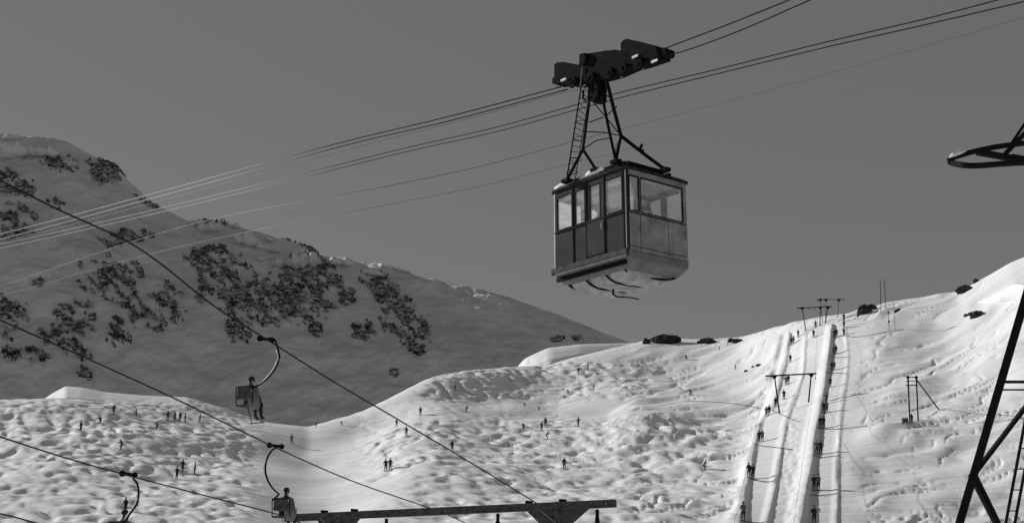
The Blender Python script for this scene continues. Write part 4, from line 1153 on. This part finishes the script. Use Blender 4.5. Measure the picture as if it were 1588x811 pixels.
# ------------------------------------------------------------------ chairs
def chair(grip, bow, seatpx, d, face, label, drop_label):
    """bow: pixels of the bent hanger; seatpx: seat centre pixel; face: heading of the chair"""
    g_ = at(*grip, d)
    root = empty('lift_chair', g_, label, 'chairlift chair', 'chairs of the chairlifts')
    m_ = MB(); pts = [at(x, y, d) for x, y in spl(bow, 6)]
    m_.tube(pts, .030, 8); m_.build('hanger', M['black'], root, True)
    q = [p + Vector((-.045, -.02, 0)) for p in pts[len(pts) // 3:]]
    m_ = MB(); m_.tube(q, .018, 6); m_.build('snow_rim', M['snow'], root)
    m_ = MB(); a = at(grip[0] - 9, grip[1] - 1, d); b = at(grip[0] + 10, grip[1] + 1, d)
    m_.bar(a, b, .07, .09); m_.disc(a, (0, 1, 0), .09, .08, 12); m_.disc(b, (0, 1, 0), .08, .08, 12); m_.build('grip', M['black'], root)
    s = at(*seatpx, d); fx = Vector((-math.sin(face), math.cos(face), 0)); sx = Vector((math.cos(face), math.sin(face), 0))
    m_ = MB(); m_.box(s, sx * .30, fx * .22, Z_ * .03); m_.build('seat', M['wood'], root, bevel=.01)
    m_ = MB()
    m_.box(s - fx * .26 + Z_ * .38, sx * .24, fx * .02, Z_ * .20)
    m_.build('backrest', M['wood'], root)
    m_ = MB()
    for t in (-1, 1):
        m_.tube([s + sx * .31 * t + fx * .22, s + sx * .31 * t - fx * .22, s + sx * .31 * t - fx * .27 + Z_ * .55], .018, 6)
        m_.tube([s + sx * .31 * t - fx * .25 + Z_ * .25, s + sx * .31 * t + fx * .18 + Z_ * .25, s + sx * .31 * t + fx * .2], .014, 6)
    m_.tube([s + sx * .31 - fx * .27 + Z_ * .55, s - sx * .31 - fx * .27 + Z_ * .55], .018, 6)
    e_ = pts[-1]; m_.tube([e_, s + sx * (.31 if (e_ - s).dot(sx) > 0 else -.31) - fx * .27 + Z_ * .5], .03, 6)
    m_.build('frame', M['black'], root)
    m_ = MB(); fz = -.48
    for t in (-1, 1): m_.tube([s + sx * .2 * t + fx * .18, s + sx * .2 * t + fx * .42 + Z_ * fz], .012, 6)
    m_.tube([s + sx * .26 + fx * .42 + Z_ * fz, s - sx * .26 + fx * .42 + Z_ * fz], .016, 6); m_.build('footrest', M['black'], root)
    p = make_person('sit', 'cloth', False, False); p.location = s + Z_ * .0; p.rotation_euler = (0, 0, face); p.scale = (.92,) * 3
    tag(p, drop_label, 'person', 'people riding the chairlifts')
    # pale weather cape
    off = s + sx * .24 - fx * .06
    cp = MB(); n = 14; vs = []; fs = []
    prof = [(.02, .60), (.09, .55), (.15, .40), (.19, .2), (.20, .02), (.12, -.12)]
    for (r_, z_) in prof:
        for k in range(n):
            w = 2 * math.pi * k / n; rr3 = r_ * (1 + .12 * math.sin(3 * w + z_ * 9)); vs.append(off + sx * rr3 * .8 * math.cos(w) + fx * rr3 * 1.1 * math.sin(w) + Z_ * z_)
    for i in range(len(prof) - 1):
        for k in range(n): fs.append((i * n + k, i * n + (k + 1) % n, (i + 1) * n + (k + 1) % n, (i + 1) * n + k))
    fs.append(tuple(range((len(prof) - 1) * n, len(prof) * n))); cp.add(vs, fs)
    cp2 = cp.build('cape', M['cape'], None, True)
    cp2.data.transform(Matrix.Translation(-p.location)); cp2.data.transform(Matrix.Rotation(-face, 4, 'Z')); cp2.data.transform(Matrix.Scale(1 / .92, 4))
    cp2.parent = p
    return root
chair((412, 526), [(407, 525), (425, 526), (431, 542), (433, 556), (425, 574), (412, 589), (401, 597)], (386, 629), 37.5, R(-28), 'upper chair with snow-rimmed bent hanger in front of the shaded mountain', 'rider in dark cap and pale cape on the upper chair')
chair((427, 691), [(430, 692), (420, 700), (413, 715), (412, 733), (418, 750), (427, 761), (433, 766)], (441, 801), 38.5, R(-20), 'middle chair with thin curved hanger left of the wooden crossarm', 'rider in dark cap with pale cape on the middle chair')
chair((199, 735), [(206, 741), (213, 750), (215, 766), (213, 779), (206, 790), (199, 800), (196, 806)], (188, 840), 35, R(-30), 'lowest chair, mostly below the frame at the bottom left, with bent hanger', 'rider on the lowest chair at the bottom edge of the photo')

# ------------------------------------------------------------------ wooden crossarm tower
dl, dr = 47.5, 44.0
a = at(443, 803, dl); b = at(955, 780, dr)
ct = empty('chairlift_tower', Vector((a.lerp(b, .5).x, a.lerp(b, .5).y, ground(a.lerp(b, .5).x, a.lerp(b, .5).y))), 'weathered chairlift tower crossarm at the bottom of the photo', 'lift tower')
MB().bar(a, b, .30, .28).build('crossarm', M['wood'], ct, bevel=.015)
ax = (b - a).normalized()
def onarm(px): return a + (b - a) * ((px - 443) / 512.0)
for px in (530, 870):
    c = onarm(px); g_ = Vector((c.x, c.y, ground(c.x, c.y) - .5))
    MB().tube([c - Z_ * .15, g_], [.16, .22], 10).build('mast', M['wood'], ct)
    m_ = MB(); w = 1.2 if px > 600 else .9
    m_.prism([c + ax * w - Z_ * .15, c - ax * w * .95 - Z_ * .15, c - ax * .42 - Z_ * .85, c - Z_ * 1.2 , c + ax * .3 - Z_ * .85], (0, .06, 0)); m_.build('gusset', M['wood'], ct)
    m_ = MB(); m_.bar(c - ax * .75 - Z_ * .05 + Vector((0, -.16, 0)), c + ax * .1 - Z_ * .75 + Vector((0, -.16, 0)), .05, .03); m_.build('brace', M['tin'], ct)
for px in (507, 556, 828, 878):
    c = onarm(px) + Z_ * .2; m_ = MB(); m_.bar(c - ax * .13, c + ax * .13 - Z_ * .03, .12, .1); m_.bar(c - Z_ * .1, c - Z_ * .0, .06, .08); m_.build('clamp', M['black'], ct)
for px in (608, 781, 928):
    c = onarm(px) - Z_ * .18; m_ = MB(); m_.bar(c, c - Z_ * .3, .12, .08); m_.disc(c - Z_ * .42, ax, .17, .1, 16); m_.build('sheave', M['black'], ct)
m_ = MB()
for px in (531, 940, 700): m_.disc(onarm(px) - Vector((0, .17, 0)), (0, 1, 0), .03, .03, 10)
m_.build('bolt', M['tin'], ct)

# ------------------------------------------------------------------ lattice pylon at the right edge
gz_ = ground(12, 26)
def line_to(p, q, z):
    t = (z - p.z) / (q.z - p.z); return p + (q - p) * t
zt = at(1660, 205, 25).z + 4.5
py = empty('ropeway_pylon', Vector((13, 26, gz_)), 'black steel lattice pylon cut off by the right edge with a rope guide arm', 'pylon')
d1, d2 = 25.0, 31.0
L1 = (at(1488, 811, d1), at(1588, 470, d1 + .4))
L1b, L1t = line_to(*L1, gz_), line_to(*L1, zt)
def mir(v, xc=14.2): return Vector((2 * xc - v.x, v.y, v.z))
def back(v): return Vector((v.x + 6.5 + (14.2 - v.x) * .25, v.y + 4.6 - (v.z - gz_) * .09, v.z))
legs = [(L1b, L1t), (mir(L1b), mir(L1t)), (back(L1b), back(L1t)), (back(mir(L1b)), back(mir(L1t)))]
for k, (p, q) in enumerate(legs):
    m_ = MB(); m_.bar(p, q, .155, .15); m_.build('leg', M['pylon'], py)
def lv(p, q, row): # point on a leg at the height where the front left leg is seen at row
    z = None
    lo, hi = 0.0, 1.0
    for _ in range(40):
        m = (lo + hi) / 2; c = L1b.lerp(L1t, m); yy = pix(c.x, c.y, c.z)[1]
        if yy > row: lo = m
        else: hi = m
    return p.lerp(q, (lo + hi) / 2)
n0, n1, n2 = 1010, 735, 592
for (i, j) in ((0, 1), (0, 2), (1, 3), (2, 3)):
    for row in (592, 440, 330, 245, 130):
        if (i, j) == (0, 2): continue
        m_ = MB(); p = lv(*legs[i], row); q = lv(*legs[j], row); m_.bar(p, q, .09, .05)
        if (i, j) == (0, 1): m_.bar(p + Vector((0, .3, -.12)), q + Vector((0, .3, -.12)), .05, .03)
        m_.build('strut', M['pylon'], py)
    for (r0, r1) in ((735, 592), (735, 1000), (592, 440), (440, 330), (330, 245), (245, 130)):
        m_ = MB(); p = lv(*legs[i], r0)
        if r0 == 735 and (i, j) == (0, 1):
            if r1 == 592:
                e = at(1640, 566, 26.0); m_.bar(p, e, .13, .07)
            else:
                e = at(1562, 840, 25.6); m_.bar(p, e, .11, .07); e2 = at(1553, 830, 25.2); m_.bar(p + Vector((-.04, .1, 0)), e2, .09, .05)
        elif (i, j) != (0, 2) and not ((i, j) == (0, 1) and r0 == 592): m_.bar(p, lv(*legs[j], r1), .08, .05)
        if m_.v: m_.build('brace', M['pylon'], py)
# ladder up the middle of the pylon
s0 = (at(1556, 830, 27), at(1592, 640, 27.5)); s1 = (at(1570, 830, 27), at(1606, 640, 27.5))
s0 = (line_to(*s0, gz_), line_to(*s0, zt - 1)); s1 = (line_to(*s1, gz_), line_to(*s1, zt - 1))
m_ = MB(); m_.tube(s0, .034, 6); m_.tube(s1, .034, 6)
for k in range(52): m_.tube([s0[0].lerp(s0[1], k / 52), s1[0].lerp(s1[1], k / 52)], .013, 5)
m_.build('ladder', M['pylon'], py)
# rope guide arm
da = 24.0
top = [(1471, 250), (1478, 245), (1500, 238), (1520, 233), (1545, 228), (1575, 224), (1600, 222), (1660, 222)]
bot = [(1471, 250), (1480, 254), (1500, 257), (1520, 257), (1545, 255), (1575, 253), (1600, 252), (1660, 250)]
dl_ = lambda x: da + max(0, x - 1590) * .016
m_ = MB(); m_.tube([at(x, y, dl_(x)) for x, y in spl(top, 5)], .055, 8); m_.build('guide_arm', M['pylon'], py)
m_ = MB(); m_.tube([at(x, y, dl_(x) - .5 * float(sstep(1471, 1500, x)) * (1 - float(sstep(1590, 1650, x)))) for x, y in spl(bot, 5)], .060, 8); m_.build('guide_arm', M['pylon'], py)
m_ = MB(); m_.bar(at(1515, 236, da), at(1570, 246, da - .1), .13, .10); m_.bar(at(1566, 245, da - .1), at(1655, 262, 25.2), .16, .12); m_.build('arm_strut', M['pylon'], py)
m_ = MB(); m_.bar(at(1558, 240, da), at(1600, 196, da), .12, .08); m_.bar(at(1566, 227, da + .1), at(1600, 176, da + .1), .06, .05); m_.bar(at(1600, 196, da), at(1672, 130, 25.3), .12, .08); m_.bar(at(1600, 176, da + .1), at(1674, 110, 25.3), .06, .05); m_.build('arm_brace', M['pylon'], py)
m_ = MB(); m_.tube([at(x, y - 2.5, da - .02) for x, y in [(1472, 248), (1478, 243.5), (1488, 240), (1499, 237)]], [.02, .05, .05, .01], 7); m_.build('frost_rim', M['snow'], py)

# ------------------------------------------------------------------ light, sky, camera
SE, SA = R(24), R(29)      # sun height; angle of the sun behind the left-right axis
sdir = Vector((-math.cos(SE) * math.cos(SA), math.cos(SE) * math.sin(SA), math.sin(SE)))
sun = bpy.data.lights.new('sun', 'SUN'); sun.energy = 4.2; sun.angle = R(.5); sun.color = (1, .998, .995)
so = bpy.data.objects.new('sun', sun); col.objects.link(so); so.rotation_euler = sdir.to_track_quat('Z', 'Y').to_euler()
w = bpy.data.worlds.new('World'); scene.world = w; w.use_nodes = True; nt = w.node_tree
bg = nt.nodes['Background']
sky = nt.nodes.new('ShaderNodeTexSky'); sky.sky_type = 'NISHITA'; sky.sun_disc = False
sky.sun_elevation = SE; sky.sun_rotation = math.atan2(sdir.x, sdir.y); sky.altitude = 2500; sky.dust_density = .6; sky.air_density = 1.0
bw = nt.nodes.new('ShaderNodeRGBToBW')           # black and white film
sp = nt.nodes.new('ShaderNodeMath'); sp.operation = 'POWER'; sp.inputs[1].default_value = .35
ml = nt.nodes.new('ShaderNodeMath'); ml.operation = 'MULTIPLY'; ml.inputs[1].default_value = 1.0
nt.links.new(sky.outputs[0], bw.inputs[0]); nt.links.new(bw.outputs[0], sp.inputs[0]); nt.links.new(sp.outputs[0], ml.inputs[0]); nt.links.new(ml.outputs[0], bg.inputs['Color'])
bg.inputs['Strength'].default_value = .121

cam = bpy.data.cameras.new('camera'); co = bpy.data.objects.new('camera', cam); col.objects.link(co)
co.location = CAM; co.rotation_euler = (math.pi / 2 + PITCH, 0, 0)
cam.sensor_width = 36; cam.lens = 36 * F / 1588; cam.clip_end = 100000; cam.clip_start = .1
scene.camera = co
scene.view_settings.view_transform = 'Standard'; scene.view_settings.look = 'None'
scene.view_settings.gamma = 1; scene.view_settings.use_curve_mapping = False
scene.view_settings.exposure = 0.0
